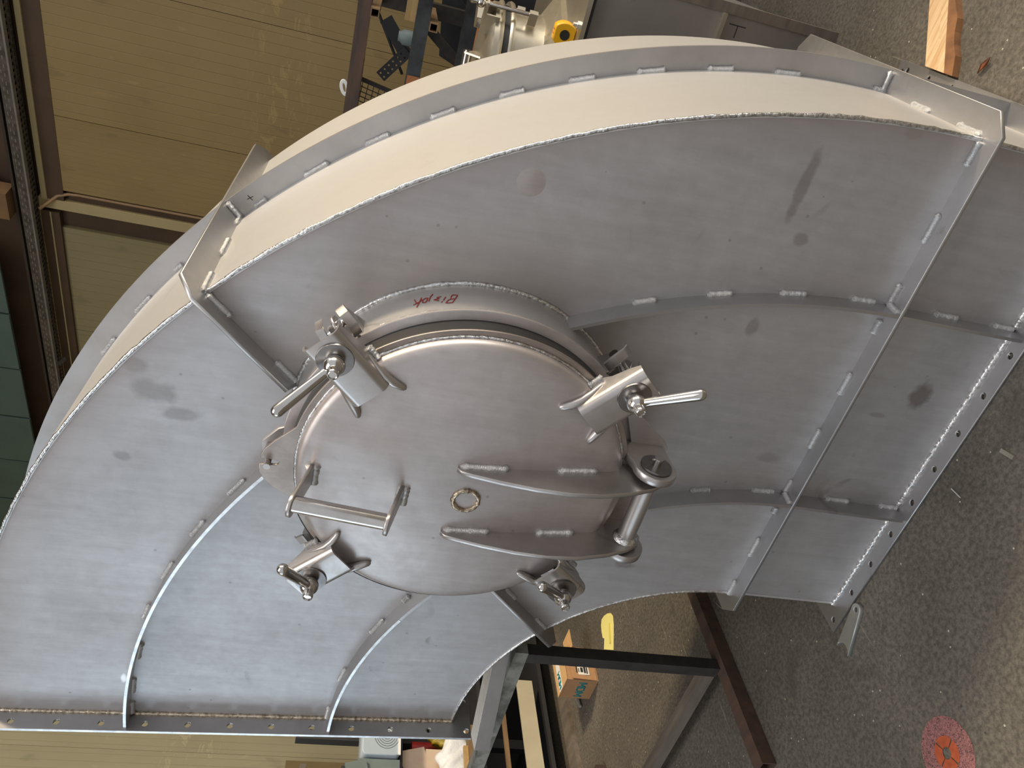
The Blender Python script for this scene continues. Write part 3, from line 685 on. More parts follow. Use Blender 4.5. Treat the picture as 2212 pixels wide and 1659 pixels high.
# ribs standing on the front plate
def neck_angles(r):
    d = hypot(HX, HZ - Z0); a = atan2(HZ - Z0, HX)
    c = (r * r + d * d - 0.327 ** 2) / (2 * r * d)
    w = math.acos(max(-1, min(1, c))); return a - w, a + w
fa0, fa1 = neck_angles(RA)
def rib(r, f0, f1, n, h0=0.0, h1=HR, lower=None, out=False):
    r0, r1 = (r, r + 0.0465) if out else (r - 0.007, r)
    e0 = f1 if f1 is not None else fend(r0); e1 = f1 if f1 is not None else fend(r1)
    return link('rib', arc_strip(r0, r1, h0, h1, f0, e0, e1, n, lower).mesh('rib', 40), 'bar_steel', duct)
ribA1 = rib(RA, 0.0, fa0, 40); ribA2 = rib(RA, fa1, None, 50)
ribA0 = link('rib', MB().box((RA - 0.007, -HR, 0.008), (RA, 0, Z0 - 0.008)).mesh('rib'), 'bar_steel', duct)
ribB1 = rib(RB, 0.0, T2, 40); ribB2 = rib(RB, T2 + 0.009, None, 40)
ribB0 = link('rib', MB().box((RB - 0.007, -HR, 0.008), (RB, 0, Z0 - 0.008)).mesh('rib'), 'bar_steel', duct)
# bright ground top edge on the two arcs that run to the upright flange
for r_, a_ in ((RA, fa1), (RB, T2 + 0.25)):
    link('ground_edge', arc_strip(r_ - 0.0068, r_ - 0.0002, HR, HR + 0.0006, a_, fend(r_ - 0.007), fend(r_), 50).mesh('ground_edge', 40), 'cut_edge_steel', ribA2 if r_ == RA else ribB2)
ribC1 = rib(RO, 0.0, T2, 60, -DC - 0.008, -DC, out=True)
ribC2 = rib(RO, T2 + 0.0046, None, 60, -DC - 0.008, -DC, out=True)
ribC0 = link('rib', MB().box((RO, DC, 0.008), (RO + 0.0465, DC + 0.008, Z0 - 0.008)).mesh('rib'), 'bar_steel', duct)

# stitch welds, one bead each
def bead_mesh():
    mb = MB(); n = 12; pts = []; rr = []
    for k in range(n + 1):
        t = k / n; pts.append((t - 0.5, 0, 0)); e = min(t, 1 - t)
        rr.append(0.0072 * (min(1.0, 0.35 + e * 8)) * random.uniform(0.88, 1.12) * (1.18 if e < 0.10 else 1))
    return mb.tube(pts, rr, 8).mesh('weld_bead', 60)
BEADS = [bead_mesh() for _ in range(4)]
for b_ in BEADS: b_.materials.append(MAT['weld_metal'])
def bead(p, q, parent, off=(0, 0, 0)):
    p, q = Vector(p), Vector(q); d = q - p
    o = bpy.data.objects.new('weld_bead', random.choice(BEADS)); COL.objects.link(o); o.parent = parent
    rot = d.to_track_quat('X', 'Z').to_matrix().to_4x4()
    o.matrix_local = Matrix.Translation((p + q) / 2 + Vector(off)) @ rot @ Matrix.Diagonal((d.length, 1, 1, 1))
    return o
def snap(p, r, h):
    a = atan2(p[2] - Z0, p[0]); return E(r, a, h) if p[2] > Z0 else Vector((r, -h, p[2]))
for w in WELDS['R1']: bead((w[0], -0.002, Z0 + 0.002), (w[3], -0.002, Z0 + 0.002), R1)
for i, w in enumerate(WELDS['A']):
    s_ = 0.002 if i < 10 else -0.009
    par = ribA0 if w[2] < Z0 - 0.05 else (ribA1 if w[2] < HZ else ribA2)
    bead(snap(w[:3], RA + s_, 0.002), snap(w[3:], RA + s_, 0.002), par)
for w in WELDS['B']:
    par = ribB0 if w[2] < Z0 - 0.05 else (ribB1 if w[0] > 0.6 else ribB2)
    bead(snap(w[:3], RB + 0.002, 0.002), snap(w[3:], RB + 0.002, 0.002), par)
e2 = Vector((cos(T2), 0, sin(T2))); n2 = Vector((-sin(T2), 0, cos(T2)))
def snap2(p, h, off):
    r = hypot(p[0], p[2] - Z0); return Vector((0, -h, Z0)) + e2 * r - n2 * off
for w in WELDS['R2']: bead(snap2(w[:3], 0.002, 0.002), snap2(w[3:], 0.002, 0.002), R2)
for w in WELDS['C']:
    par = ribC1 if atan2(w[2] - Z0, w[0]) < T2 else ribC2
    bead(snap(w[:3], RO + 0.003, -DC + 0.002), snap(w[3:], RO + 0.003, -DC + 0.002), par)
for w in WELDS['R1o']: bead((RO + 0.003, w[1], Z0 + 0.002), (RO + 0.003, w[4], Z0 + 0.002), R1)
for w in WELDS['R2o']:
    a = Vector((0, w[1], Z0)) + e2 * (RO + 0.003) - n2 * 0.002; b_ = Vector((0, w[4], Z0)) + e2 * (RO + 0.003) - n2 * 0.002
    bead(a, b_, R2)
# upright corner welds where ribs cross the frames
bead((RO + 0.002, DC - 0.003, Z0 + 0.004), (RO + 0.044, DC - 0.003, Z0 + 0.004), R1)
p = Vector((0, DC - 0.003, Z0)) + e2 * (RO + 0.002) - n2 * 0.004; bead(p, p + e2 * 0.042, R2)
for r_ in (RA, RB): bead((r_ + 0.004, -0.004, Z0 + 0.004), (r_ + 0.002, -HR + 0.004, Z0 + 0.004), R1)

# pen crosses left by the fitters
def cross(c, ux, uy, s_, nz, parent):
    c, ux, uy, nz = Vector(c), Vector(ux).normalized(), Vector(uy).normalized(), Vector(nz).normalized()
    mb = MB()
    for k in (1, -1):
        d = (ux + uy * k * 1.3).normalized(); mb.obox(c, d, nz.cross(d), nz, s_, 0.0007, 0.0003)
    link('pen_mark', mb.mesh('pen_mark'), 'black_ink', parent)
cross((1.7605, 0.352, Z0 + 0.0004), (1, 0, 0), (0, 1, 0), 0.007, (0, 0, 1), R1)
cross(E(RO + 0.024, radians(45.6), -DC + 0.0004), (1, 0, 0), (0, 0, 1), 0.007, (0, -1, 0), ribC1)
# a ground-smooth spot on the front plate above the hatch
link('ground_spot', MB().lathe((1.487, 0.0003, 1.061), (0, -1, 0), [(0.036 * (10 - k) / 10, 0.0015 * (0.5 + 0.5 * cos(pi * (10 - k) / 10))) for k in range(11)], 32).mesh('ground_spot', 60), 'hatch_steel', duct, 'shiny ground spot')
# ------------------------------------------------------------------ hatch neck
HC = Vector((HX, 0, HZ)); AX = Vector((0, -1, 0))
def HP(r, a, h): return Vector((HX + r * cos(a), -h, HZ + r * sin(a)))
neck = link('hatch_neck', MB().lathe(HC, AX, [(0.327, 0.0), (0.327, 0.106), (0.320, 0.106), (0.320, 0.0)], 128, ref=(1, 0, 0)).mesh('hatch_neck', 40), 'neck_steel', duct)
link('neck_ring', MB().lathe(HC, AX, [(0.292, 0.1055), (0.331, 0.1055), (0.3325, 0.1065), (0.3325, 0.1120), (0.331, 0.1132), (0.292, 0.1132), (0.292, 0.1055)], 128, ref=(1, 0, 0)).mesh('neck_ring', 40), 'hatch_steel', neck)
link('gasket', MB().lathe(HC, AX, [(0.290, 0.1132), (0.3150, 0.1132), (0.3165, 0.133), (0.3150, 0.1524), (0.290, 0.1524), (0.290, 0.1132)], 128, ref=(1, 0, 0)).mesh('gasket', 40), 'black_rubber', neck)
for (r_, h_, w_) in ((0.329, 0.002, 0.0042), (0.329, 0.1045, 0.0026)):
    pts = [HP(r_, 2 * pi * k / 160, h_) for k in range(161)]
    link('weld_seam', MB().tube(pts, [w_ * random.uniform(0.8, 1.25) for _ in pts], 8, cap=False).mesh('weld_seam', 60), 'weld_metal', neck)
mb = MB()
for st in TEXT:
    P = [(a * 0.3280, h) for a, h in st]
    for i in range(len(P) - 1):
        (x0, y0), (x1, y1) = P[i], P[i + 1]; l = hypot(x1 - x0, y1 - y0) or 1; nx, ny = -(y1 - y0) / l * 0.0009, (x1 - x0) / l * 0.0009
        ex, ey = (x1 - x0) / l * 0.0006, (y1 - y0) / l * 0.0006
        q = [(x0 - ex + nx, y0 - ey + ny), (x1 + ex + nx, y1 + ey + ny), (x1 + ex - nx, y1 + ey - ny), (x0 - ex - nx, y0 - ey - ny)]
        mb.prism([HP(0.3276, x / 0.3280, y) for x, y in q], HP(0.0004, (x0 + x1) / 2 / 0.328, 0) - HC)
link('marker_lettering', mb.mesh('marker_lettering'), 'red_marker', neck, 'red handwritten name')

# ------------------------------------------------------------------ hatch cover
CX = HX + 0.006                              # the cover hangs a touch off centre
CC = Vector((CX, 0, HZ))
DOME = [(0.3000, 0.1580), (0.3000, 0.1655), (0.2985, 0.1715), (0.2945, 0.1765), (0.2870, 0.1802), (0.2700, 0.1836), (0.24, 0.1858), (0.20, 0.1895), (0.15, 0.1928), (0.10, 0.1952), (0.05, 0.1966), (0.0, 0.1970)]
def dome_h(x, z):
    r = hypot(x - CX, z - HZ)
    for (r0, h0), (r1, h1) in zip(DOME, DOME[1:]):
        if r1 <= r <= r0: return h1 + (h0 - h1) * (r - r1) / max(1e-9, r0 - r1)
    return 0.16
cover = link('hatch_cover', MB().lathe(CC, AX, DOME, 128, ref=(1, 0, 0)).mesh('hatch_cover', 50), 'hatch_steel', duct, 'round domed hatch cover')
tab = [(1.022, 1.386), (0.992, 1.416), (0.972, 1.431), (0.958, 1.437), (0.952, 1.436), (0.951, 1.412), (0.9475, 1.4045), (0.9415, 1.4045), (0.938, 1.412), (0.937, 1.437), (0.921, 1.437), (0.905, 1.428), (0.888, 1.410), (0.858, 1.382)]
a0 = radians(108.2); a1 = radians(78.2 + 360)
ring = [(CX + 0.3128 * cos(a0 + (a1 - a0) * k / 110), HZ + 0.3128 * sin(a0 + (a1 - a0) * k / 110)) for k in range(111)] + tab[1:-1]
link('cover_ring', plate2d(ring, [circle2(CX, HZ, 0.293, 96)], 0.0055, frame((0, -0.1525, 0), (1, 0, 0), (0, 0, 1)), 'cover_ring', 0.0008), 'rubbed_tab_steel', cover, 'flat cover ring with a slotted locking tab')
pts = [HP(0.3015, 2 * pi * k / 180, 0.1592) + Vector((0.006, 0, 0)) for k in range(181)]
link('weld_seam', MB().tube(pts, [0.0026 * random.uniform(0.75, 1.3) for _ in pts], 8, cap=False).mesh('weld_seam', 60), 'weld_metal', cover)
pts = [Vector((0.944 + 0.0235 * cos(2 * pi * k / 40), -dome_h(0.944, 1.067) - 0.001, 1.067 + 0.0235 * sin(2 * pi * k / 40))) for k in range(41)]
link('plug_weld', MB().tube(pts, [0.0045 * random.uniform(0.8, 1.2) for _ in pts], 8, cap=False).mesh('plug_weld', 60), 'straw_weld', cover)

# pull handle
def hbar(p, q, wx, tz):
    """flat bar from p to q, wide in X, thin in Z."""
    p, q = Vector(p), Vector(q); d = (q - p).normalized(); x = Vector((1, 0, 0)); x = (x - d * x.dot(d)).normalized(); z = d.cross(x)
    out = [(-wx / 2, 0), (wx / 2, 0)]
    L_ = (q - p).length; r = wx / 2
    out += [(r * cos(a), L_ - r + r * sin(a)) for a in [pi * k / 10 for k in range(11)]]
    return plate2d(out, [], tz, frame(p - z * -0.0 - x.cross(d) * tz / 2, x, d), 'handle_post', 0.0006)
f1, q1 = Vector((0.950, -0.178, 1.345)), Vector((0.958, -0.296, 1.374))
f2, q2 = Vector((0.936, -0.186, 1.183)), Vector((0.944, -0.300, 1.212))
link('handle_post', hbar(f1, q1, 0.042, 0.007), 'bracket_steel', cover)
link('handle_post', hbar(f2, q2, 0.042, 0.007), 'bracket_steel', cover)
link('handle_grip', MB().tube([q1 + Vector((0, 0.022, 0.0)), q2 + Vector((0, 0.022, 0.0))], 0.0145, 20).mesh('handle_grip', 50), 'polished_steel', cover)
for f_ in (f1, f2):
    for s_ in (-1, 1): bead(f_ + Vector((-0.022, -0.006 - (0.004 if f_ is f2 else 0), 0.005 * s_)), f_ + Vector((0.022, -0.006 - (0.004 if f_ is f2 else 0), 0.005 * s_)), cover)

# hinge arms: two curved plates on the dome
def arm(xa, xb, label=None):
    prof = [(1.095, 0.190), (1.04, 0.190), (0.98, 0.188), (0.93, 0.184), (0.87, 0.178), (0.82, 0.172), (0.785, 0.1605), (0.765, 0.157), (0.745, 0.152), (0.722, 0.155), (0.708, 0.168), (0.703, 0.186), (0.710, 0.205),
            (0.735, 0.222), (0.78, 0.238), (0.84, 0.250), (0.90, 0.251), (0.96, 0.243), (1.02, 0.230), (1.07, 0.216), (1.09, 0.209), (1.097, 0.200)]
    d = Vector((xb - xa, 0, 0.72 - 1.095)).normalized()      # runs along -Z, drifting in X
    o = Vector((xa, 0, 1.095)); y = Vector((0, -1, 0))
    loop = [((1.095 - z) * 1.0, h) for z, h in prof]
    z = d.cross(y)
    return link('hinge_arm', plate2d(loop, [], 0.010, frame(o - z * 0.005, d, y), 'hinge_arm', 0.0008), 'bracket_steel', cover, label)
arm(1.014, 1.044); arm(0.860, 0.889)
def arm_bead(xa, xb, za, zb):
    f = lambda z: xa + (xb - xa) * (1.095 - z) / 0.375
    s_ = 0.007
    A = Vector((f(za) + s_, 0, za)); B = Vector((f(zb) + s_, 0, zb))
    A.y = -dome_h(A.x, A.z) - 0.001; B.y = -dome_h(B.x, B.z) - 0.001
    bead(A, B, cover)
for xa, xb in ((1.014, 1.044), (0.860, 0.889)):
    arm_bead(xa, xb, 1.094, 1.005); arm_bead(xa, xb, 0.915, 0.838)

# hinge on the neck
hinge = link('hinge_bracket', plate2d([(1.150, 0.800), (1.136, 0.772), (1.082, 0.700), (1.070, 0.690), (0.86, 0.690), (0.845, 0.700), (0.79, 0.772), (0.776, 0.80), (0.86, 0.755), (0.957, 0.742), (1.05, 0.755)], [], 0.008,
             frame((0, -0.1125, 0), (1, 0, 0), (0, 0, 1)), 'hinge_bracket', 0.0008), 'hatch_steel', duct, 'hinge bracket below the hatch neck')
def lug(x, name='hinge_lug'):
    c = (0.734, 0.190); r = 0.040
    loop = [(0.700, 0.118), (0.698, 0.160)] + [(c[0] + r * cos(a), c[1] + r * sin(a)) for a in [radians(200 - k * 16) for k in range(14)]] + [(0.785, 0.155), (0.79, 0.118)]
    return link(name, plate2d(loop, [], 0.016, frame((x, 0, 0), (0, 0, 1), (0, -1, 0)), name, 0.001), 'bracket_steel', hinge)
lug(1.056); lug(0.862)
PIN = Vector((0, -0.190, 0.734))
link('hinge_pin', MB().tube([PIN + Vector((0.845, 0, 0)), PIN + Vector((1.092, 0, 0))], 0.0085, 16).mesh('hinge_pin', 50), 'polished_steel', hinge)
link('spacer_tube', MB().tube([PIN + Vector((0.896, 0, 0)), PIN + Vector((1.034, 0, 0))], 0.0175, 22).mesh('spacer_tube', 50), 'bracket_steel', hinge)
link('hinge_washer', MB().lathe(PIN + Vector((1.0725, 0, 0)), (1, 0, 0), [(0.0, 0.0), (0.029, 0.0), (0.030, 0.001), (0.030, 0.0035), (0.029, 0.0045), (0.0, 0.0045)], 40).mesh('hinge_washer', 30), 'washer_steel', hinge)
link('split_pin', MB().tube([PIN + Vector((1.087, 0.004, -0.012)), PIN + Vector((1.087, 0.0, 0.014))], 0.002, 8).mesh('split_pin', 50), 'polished_steel', hinge)
link('weld_bead', MB().lathe(PIN + Vector((0.890, 0, 0)), (1, 0, 0), [(0.017, 0.012), (0.023, 0.008), (0.026, 0.002), (0.0, 0.001)], 20).mesh('weld_bead', 50), 'weld_metal', hinge)

# locking stud in the tab slot
stud = link('lock_stud', MB().tube([(0.9445, -0.085, 1.424), (0.9445, -0.172, 1.424)], 0.0062, 14).mesh('lock_stud', 50), 'polished_steel', duct)
link('stud_tab', plate2d([(1.00, 1.385), (0.985, 1.415), (0.955, 1.440), (0.925, 1.440), (0.895, 1.405), (0.885, 1.38), (0.94, 1.39)], [], 0.008, frame((0, -0.105, 0), (1, 0, 0), (0, 0, 1)), 'stud_tab', 0.0008), 'hatch_steel', stud)
link('stud_nut', MB().lathe((0.9445, -0.1135, 1.424), AX, [(0.0, 0.0), (0.0115, 0.0), (0.0115, 0.009), (0.0, 0.009)], 6).mesh('stud_nut'), 'polished_steel', stud)

# ------------------------------------------------------------------ clamps
def clamp(ballp, tip, label):
    Bp = Vector(ballp); T = Vector(tip)
    a = atan2(Bp.z - HZ, Bp.x - HX); rb = hypot(Bp.x - HX, Bp.z - HZ)
    er = Vector((cos(a), 0, sin(a))); et = Vector((-sin(a), 0, cos(a))); up = Vector((0, -1, 0))
    def Q(r, t, h): return HC + er * r + et * t + up * h
    top, tk = 0.208, 0.004
    # folded channel: side, rounded fold, top, fold, side
    def sect(off, base_h):
        w, rd = 0.036 - off, 0.014 - off * 0.6
        P = [(-w, base_h)]
        P += [(-w + rd - rd * cos(x), top - off - rd + rd * sin(x)) for x in [pi / 2 * k / 6 for k in range(7)]]
        P += [(w - rd + rd * sin(x), top - off - rd + rd * cos(x)) for x in [pi / 2 * k / 6 for k in range(7)]]
        P += [(w, base_h)]
        return P
    rs = [(0.268, 0.186), (0.280, 0.181), (0.300, 0.166), (0.306, 0.1605), (0.330, 0.1605), (0.345, 0.170), (rb + 0.020, 0.178), (rb + 0.038, 0.186)]
    mb = MB(); ns = len(sect(0, 0))
    vs = []
    for (r, bh) in rs:
        for t, h in sect(0, bh): vs.append(Q(r, t, h))
    no = len(vs)
    for (r, bh) in rs:
        for t, h in sect(tk, bh): vs.append(Q(r, t, h))
    fs = []
    for i in range(len(rs) - 1):
        for j in range(ns - 1):
            q = (i * ns + j, i * ns + j + 1, (i + 1) * ns + j + 1, (i + 1) * ns + j)
            fs.append(q); fs.append(tuple(no + k for k in reversed(q)))
    for i in range(len(rs) - 1):
        for j in (0, ns - 1): fs.append((i * ns + j, (i + 1) * ns + j, no + (i + 1) * ns + j, no + i * ns + j))
    for i in (0, len(rs) - 1):
        for j in range(ns - 1): fs.append((i * ns + j, i * ns + j + 1, no + i * ns + j + 1, no + i * ns + j))
    mb.add(vs, fs)
    c = link('clamp', mb.mesh('clamp', 35), 'bracket_steel', duct, label)
    # welded feet running in over the dome
    for s_ in (-1, 1):
        fp = [Q(0.322, 0.0345 * s_, 0.176), Q(0.300, 0.035 * s_, 0.184), Q(0.280, 0.0365 * s_, 0.189), Q(0.263, 0.040 * s_, 0.190), Q(0.249, 0.045 * s_, 0.1885), Q(0.243, 0.048 * s_, 0.188), Q(0.240, 0.0495 * s_, 0.1878)]
        link('foot', MB().tube(fp, [0.004, 0.0065, 0.008, 0.0078, 0.0066, 0.005, 0.002], 12).mesh('foot', 60), 'bracket_steel', c)
        bead(Q(0.300, 0.038 * s_, 0.163), Q(0.330, 0.038 * s_, 0.162), c)
    # swing bolt, washer, ball nut, lever
    link('washer', MB().lathe(Q(rb, 0, top), up, [(0.010, 0.0), (0.0295, 0.0), (0.0305, 0.0012), (0.0295, 0.0035), (0.010, 0.0045)], 36).mesh('washer', 40), 'washer_steel', c)
    sph = [(0.0175 * sin(pi * k / 14), -0.0175 * cos(pi * k / 14)) for k in range(1, 14)]
    link('ball_nut', MB().lathe(Bp, up, [(0.012, -0.0175)] + sph[2:] + [(0.0, 0.0175)], 28).mesh('ball_nut', 60), 'polished_steel', c)
    link('swing_bolt', MB().lathe(Q(rb, 0, 0.075), up, [(0.0, 0.0), (0.0085, 0.0), (0.0085, 0.165), (0.0098, 0.166), (0.0098, 0.176), (0.0085, 0.180), (0.0072, 0.181), (0.006, 0.178), (0.0, 0.178)], 18).mesh('swing_bolt', 40), 'polished_steel', c)
    d = (T - Bp); Ln = d.length; d.normalize()
    pts = [Bp + d * (Ln * k) for k in (0.0, 0.15, 0.5, 0.85)]; rr = [0.0075, 0.0078, 0.0092, 0.0103]
    for k in range(1, 6):
        x = pi / 2 * k / 5; pts.append(Bp + d * (Ln * 0.93 + 0.0105 * sin(x))); rr.append(max(0.0006, 0.0105 * cos(x)))
    pts.insert(4, Bp + d * (Ln * 0.93)); rr.insert(4, 0.0105)
    link('lever', MB().tube(pts, rr, 18).mesh('lever', 50), 'polished_steel', c)
    # fork on the neck that holds the bolt eye
    for s_ in (-1, 1):
        t0 = 0.013 * s_ - 0.003
        loop = [(0.325, 0.050), (0.345, 0.060), (rb - 0.004, 0.066), (rb + 0.014, 0.076), (rb + 0.018, 0.090), (rb + 0.010, 0.104), (rb - 0.012, 0.110), (0.338, 0.1125), (0.325, 0.1125)]
        link('fork', plate2d(loop, [], 0.006, frame(HC + et * t0 - (er.cross(up)) * 0.0, er, up), 'fork', 0.0006), 'bracket_steel', c)
    link('bolt_eye', MB().tube([Q(rb, -0.022, 0.088), Q(rb, 0.022, 0.088)], 0.009, 14).mesh('bolt_eye', 50), 'polished_steel', c)
    # curved guide wings beside the bolt
    for s_ in (-1, 1):
        mbw = MB()
        prof = [(0.338, 0.1206, 0.030), (0.348, 0.124, 0.034), (rb + 0.002, 0.124, 0.036), (rb + 0.022, 0.118, 0.034), (rb + 0.030, 0.106, 0.030)]
        vs = []
        for (r, h, t) in prof: vs += [Q(r, s_ * (t - 0.016), h), Q(r, s_ * t, h - 0.004), Q(r, s_ * t, h - 0.009), Q(r, s_ * (t - 0.016), h - 0.005)]
        fs = [(0, 1, 2, 3), (16, 19, 18, 17)]
        for i in range(4):
            for j in range(4): fs.append((i * 4 + j, i * 4 + (j + 1) % 4, i * 4 + 4 + (j + 1) % 4, i * 4 + 4 + j))
        link('guide_wing', mbw.add(vs, fs).mesh('guide_wing', 40), 'bracket_steel', c)
    return c
for (bp_, tp_), lb in zip(BALL, ('clamp with lever pointing down left', 'clamp with lever pointing right', 'clamp with lever pointing up left', 'clamp with lever pointing up left under the hinge arms')):
    clamp(bp_, tp_, None)

# ------------------------------------------------------------------ trestle under the elbow
t = thing('trestle', 'dark square tube steel trestle standing under the duct elbow', 'trestle', (0.08, 0.19, 0))
def hollow(x0, x1, y0, y1, z0, z1, w_=0.004):
    return MB().box((x0, y0, z0), (x1, y1, z0 + w_)).box((x0, y0, z1 - w_), (x1, y1, z1)).box((x0, y0, z0 + w_), (x0 + w_, y1, z1 - w_)).box((x1 - w_, y0, z0 + w_), (x1, y1, z1 - w_))
link('foot_beam', hollow(0.045, 0.092, -0.135, 0.53, 0.0, 0.045).mesh('foot_beam'), 'rusty_iron', t)
link('leg', MB().box((0.030, 0.187, 0.045), (0.068, 0.225, 0.665)).mesh('leg'), 'dark_iron', t)
link('top_beam', MB().box((-1.10, 0.186, 0.665), (0.072, 0.228, 0.705)).mesh('top_beam'), 'trestle_paint', t)
link('bottom_rail', MB().box((-1.00, 0.188, 0.050), (0.030, 0.224, 0.088)).mesh('bottom_rail'), 'grey_brown_iron', t)
link('leg', MB().box((-1.040, 0.187, 0.045), (-1.002, 0.225, 0.665)).mesh('leg'), 'dark_iron', t)
link('foot_beam', hollow(-1.045, -0.998, -0.135, 0.53, 0.0, 0.045).mesh('foot_beam'), 'rusty_iron', t)
t = thing('packing_bar', 'bright stainless rectangular bar lying on the trestle under the flange', 'metal bar', (-0.15, 0.18, 0.706))
pdir = Vector((0.942, 0.336, 0)); pper = Vector((-0.336, 0.942, 0)); pc = Vector((-0.115, 0.212, 0))
link('body', MB().obox(pc + Vector((0, 0, 0.728)), pdir, pper, (0, 0, 1), 0.20, 0.038, 0.0225).mesh('body'), 'bar_steel', t)
link('lit_top_face', MB().obox(pc + Vector((0, 0, 0.7510)), pdir, pper, (0, 0, 1), 0.20, 0.0375, 0.0005).mesh('lit_top_face'), 'lit_bar_top', t)  # white layer that paints direct light onto the steel bar's top

# ------------------------------------------------------------------ things on the floor
bx0 = Vector((-0.89, 0.856, 0.0))
bu = Vector((-0.998, 0.035, 0)).normalized(); bv = Vector((0.035, 0.998, 0)).normalized(); BW, BD, BH = 0.134, 0.165, 0.146
t = thing('cardboard_box', 'small brown cardboard box with teal printed letters behind the trestle leg', 'box', bx0 + bu * 0.067 + bv * 0.08)
mb = MB(); mb.obox(bx0 + bu * BW / 2 + bv * BD / 2 + Vector((0, 0, BH / 2)), bu, bv, (0, 0, 1), BW / 2, BD / 2, BH / 2)
link('carton', mb.mesh('carton'), 'cardboard', t)
link('top_flap', MB().obox(bx0 + bu * (BW / 2 - .002) + bv * BD / 2 + Vector((0, 0, BH + 0.0015)), bu, bv, (0, 0, 1), BW / 2 + .002, BD / 2 + .002, 0.0015).mesh('top_flap'), 'cardboard_top', t)
link('side_flap', MB().obox(bx0 + bv * BD * 0.5 - bu * 0.006 + Vector((0, 0, BH * 0.45)), bu, bv, (0.06, 0, 1), 0.0015, BD * 0.5, BH * 0.40).mesh('side_flap'), 'cardboard', t)
link('torn_flap', MB().obox(bx0 + bv * (BD + 0.035) + bu * 0.02 + Vector((0, 0, BH * 0.72)), bv, bu, (0.25, 0.5, 1), 0.045, 0.05, 0.0015).mesh('torn_flap'), 'cardboard_top', t)
link('tape_strip', MB().obox(bx0 + bu * (BW * 0.60) + bv * (BD * 0.42) + Vector((0, 0, BH + 0.0036)), bu, bv, (0, 0, 1), 0.021, BD * 0.42, 0.0004).mesh('tape_strip'), 'white_paper', t)
lab = bx0 - bu * 0.0085 + bv * BD * 0.42 + Vector((0, 0, BH * 0.52))
link('label_sheet', MB().obox(lab, bv, (0, 0, 1), bu, 0.048, 0.036, 0.0006).mesh('label_sheet'), 'white_paper', t)
for dz, dy, w_, h_ in ((0.022, -0.012, 0.018, 0.003), (0.012, -0.016, 0.010, 0.002), (-0.002, -0.014, 0.012, 0.006), (-0.016, -0.012, 0.018, 0.0045), (-0.026, -0.016, 0.016, 0.003)):
    link('label_print', MB().obox(lab - bu * 0.0008 + bv * (dy - 0.010) + Vector((0, 0, dz)), bv, (0, 0, 1), bu, w_, h_, 0.0003).mesh('label_print'), 'black_ink', t)
def stroke_text(word, origin, ux, uy, size, w_, depth, mat, parent, name='printed_letters'):
    G = {'M': ([[(0, 0), (0, 1), (0.4, 0.35), (0.8, 1), (0.8, 0)]], 1.08), 'D': ([[(0, 0), (0, 1), (0.45, 1), (0.72, 0.78), (0.72, 0.22), (0.45, 0), (0, 0)]], 1.0),
         '1': ([[(0, 0.7), (0.3, 1), (0.3, 0)]], 0.6)}
    mb = MB(); x = 0.0; ux = Vector(ux).normalized(); uy = Vector(uy).normalized(); nz = ux.cross(uy)
    for ch in word:
        strokes, adv = G[ch]
        for s_ in strokes:
            for (xa, ya), (xb, yb) in zip(s_, s_[1:]):
                A = Vector(origin) + ux * (x + xa) * size + uy * ya * size; B = Vector(origin) + ux * (x + xb) * size + uy * yb * size
                d = (B - A).normalized()
                mb.obox((A + B) / 2, d, nz.cross(d), nz, (B - A).length / 2 + w_ * 0.45, w_ / 2, depth)
        x += adv
    return link(name, mb.mesh(name), mat, parent)
# letters run down the front face, tops towards the floor side
stroke_text('MDM', bx0 + bu * 0.022 - bv * 0.0006 + Vector((0, 0, 0.080)), bu, (0, 0, -1), 0.033, 0.0062, 0.0004, 'teal_ink', t)
stroke_text('MDM', bx0 + bu * (BW * 0.60 - 0.013) + bv * 0.010 + Vector((0, 0, BH + 0.0042)), bv, bu, 0.026, 0.0062, 0.0003, 'teal_ink', t)

t = thing('yellow_template', 'pale yellow plastic cut-out lying on the brown floor near the box', 'plastic sheet', (-0.69, 0.94, 0))
pa = [(-0.672, 0.850), (-0.612, 0.938), (-0.600, 0.975), (-0.612, 1.000), (-0.640, 1.022), (-0.676, 1.040), (-0.708, 1.046), (-0.728, 1.030), (-0.738, 1.000), (-0.742, 0.972), (-0.728, 0.956), (-0.757, 0.921)]
link('sheet', plate2d(pa, [], 0.003, frame((0, 0, 0.0), (1, 0, 0), (0, 1, 0)), 'sheet'), 'yellow_sheet', t)
link('fold_strip', plate2d([(-0.676, 0.890), (-0.630, 0.960), (-0.642, 0.970), (-0.688, 0.900)], [], 0.003, frame((0, 0, 0.003), (1, 0, 0), (0, 1, 0)), 'fold_strip'), 'dark_yellow_sheet', t)

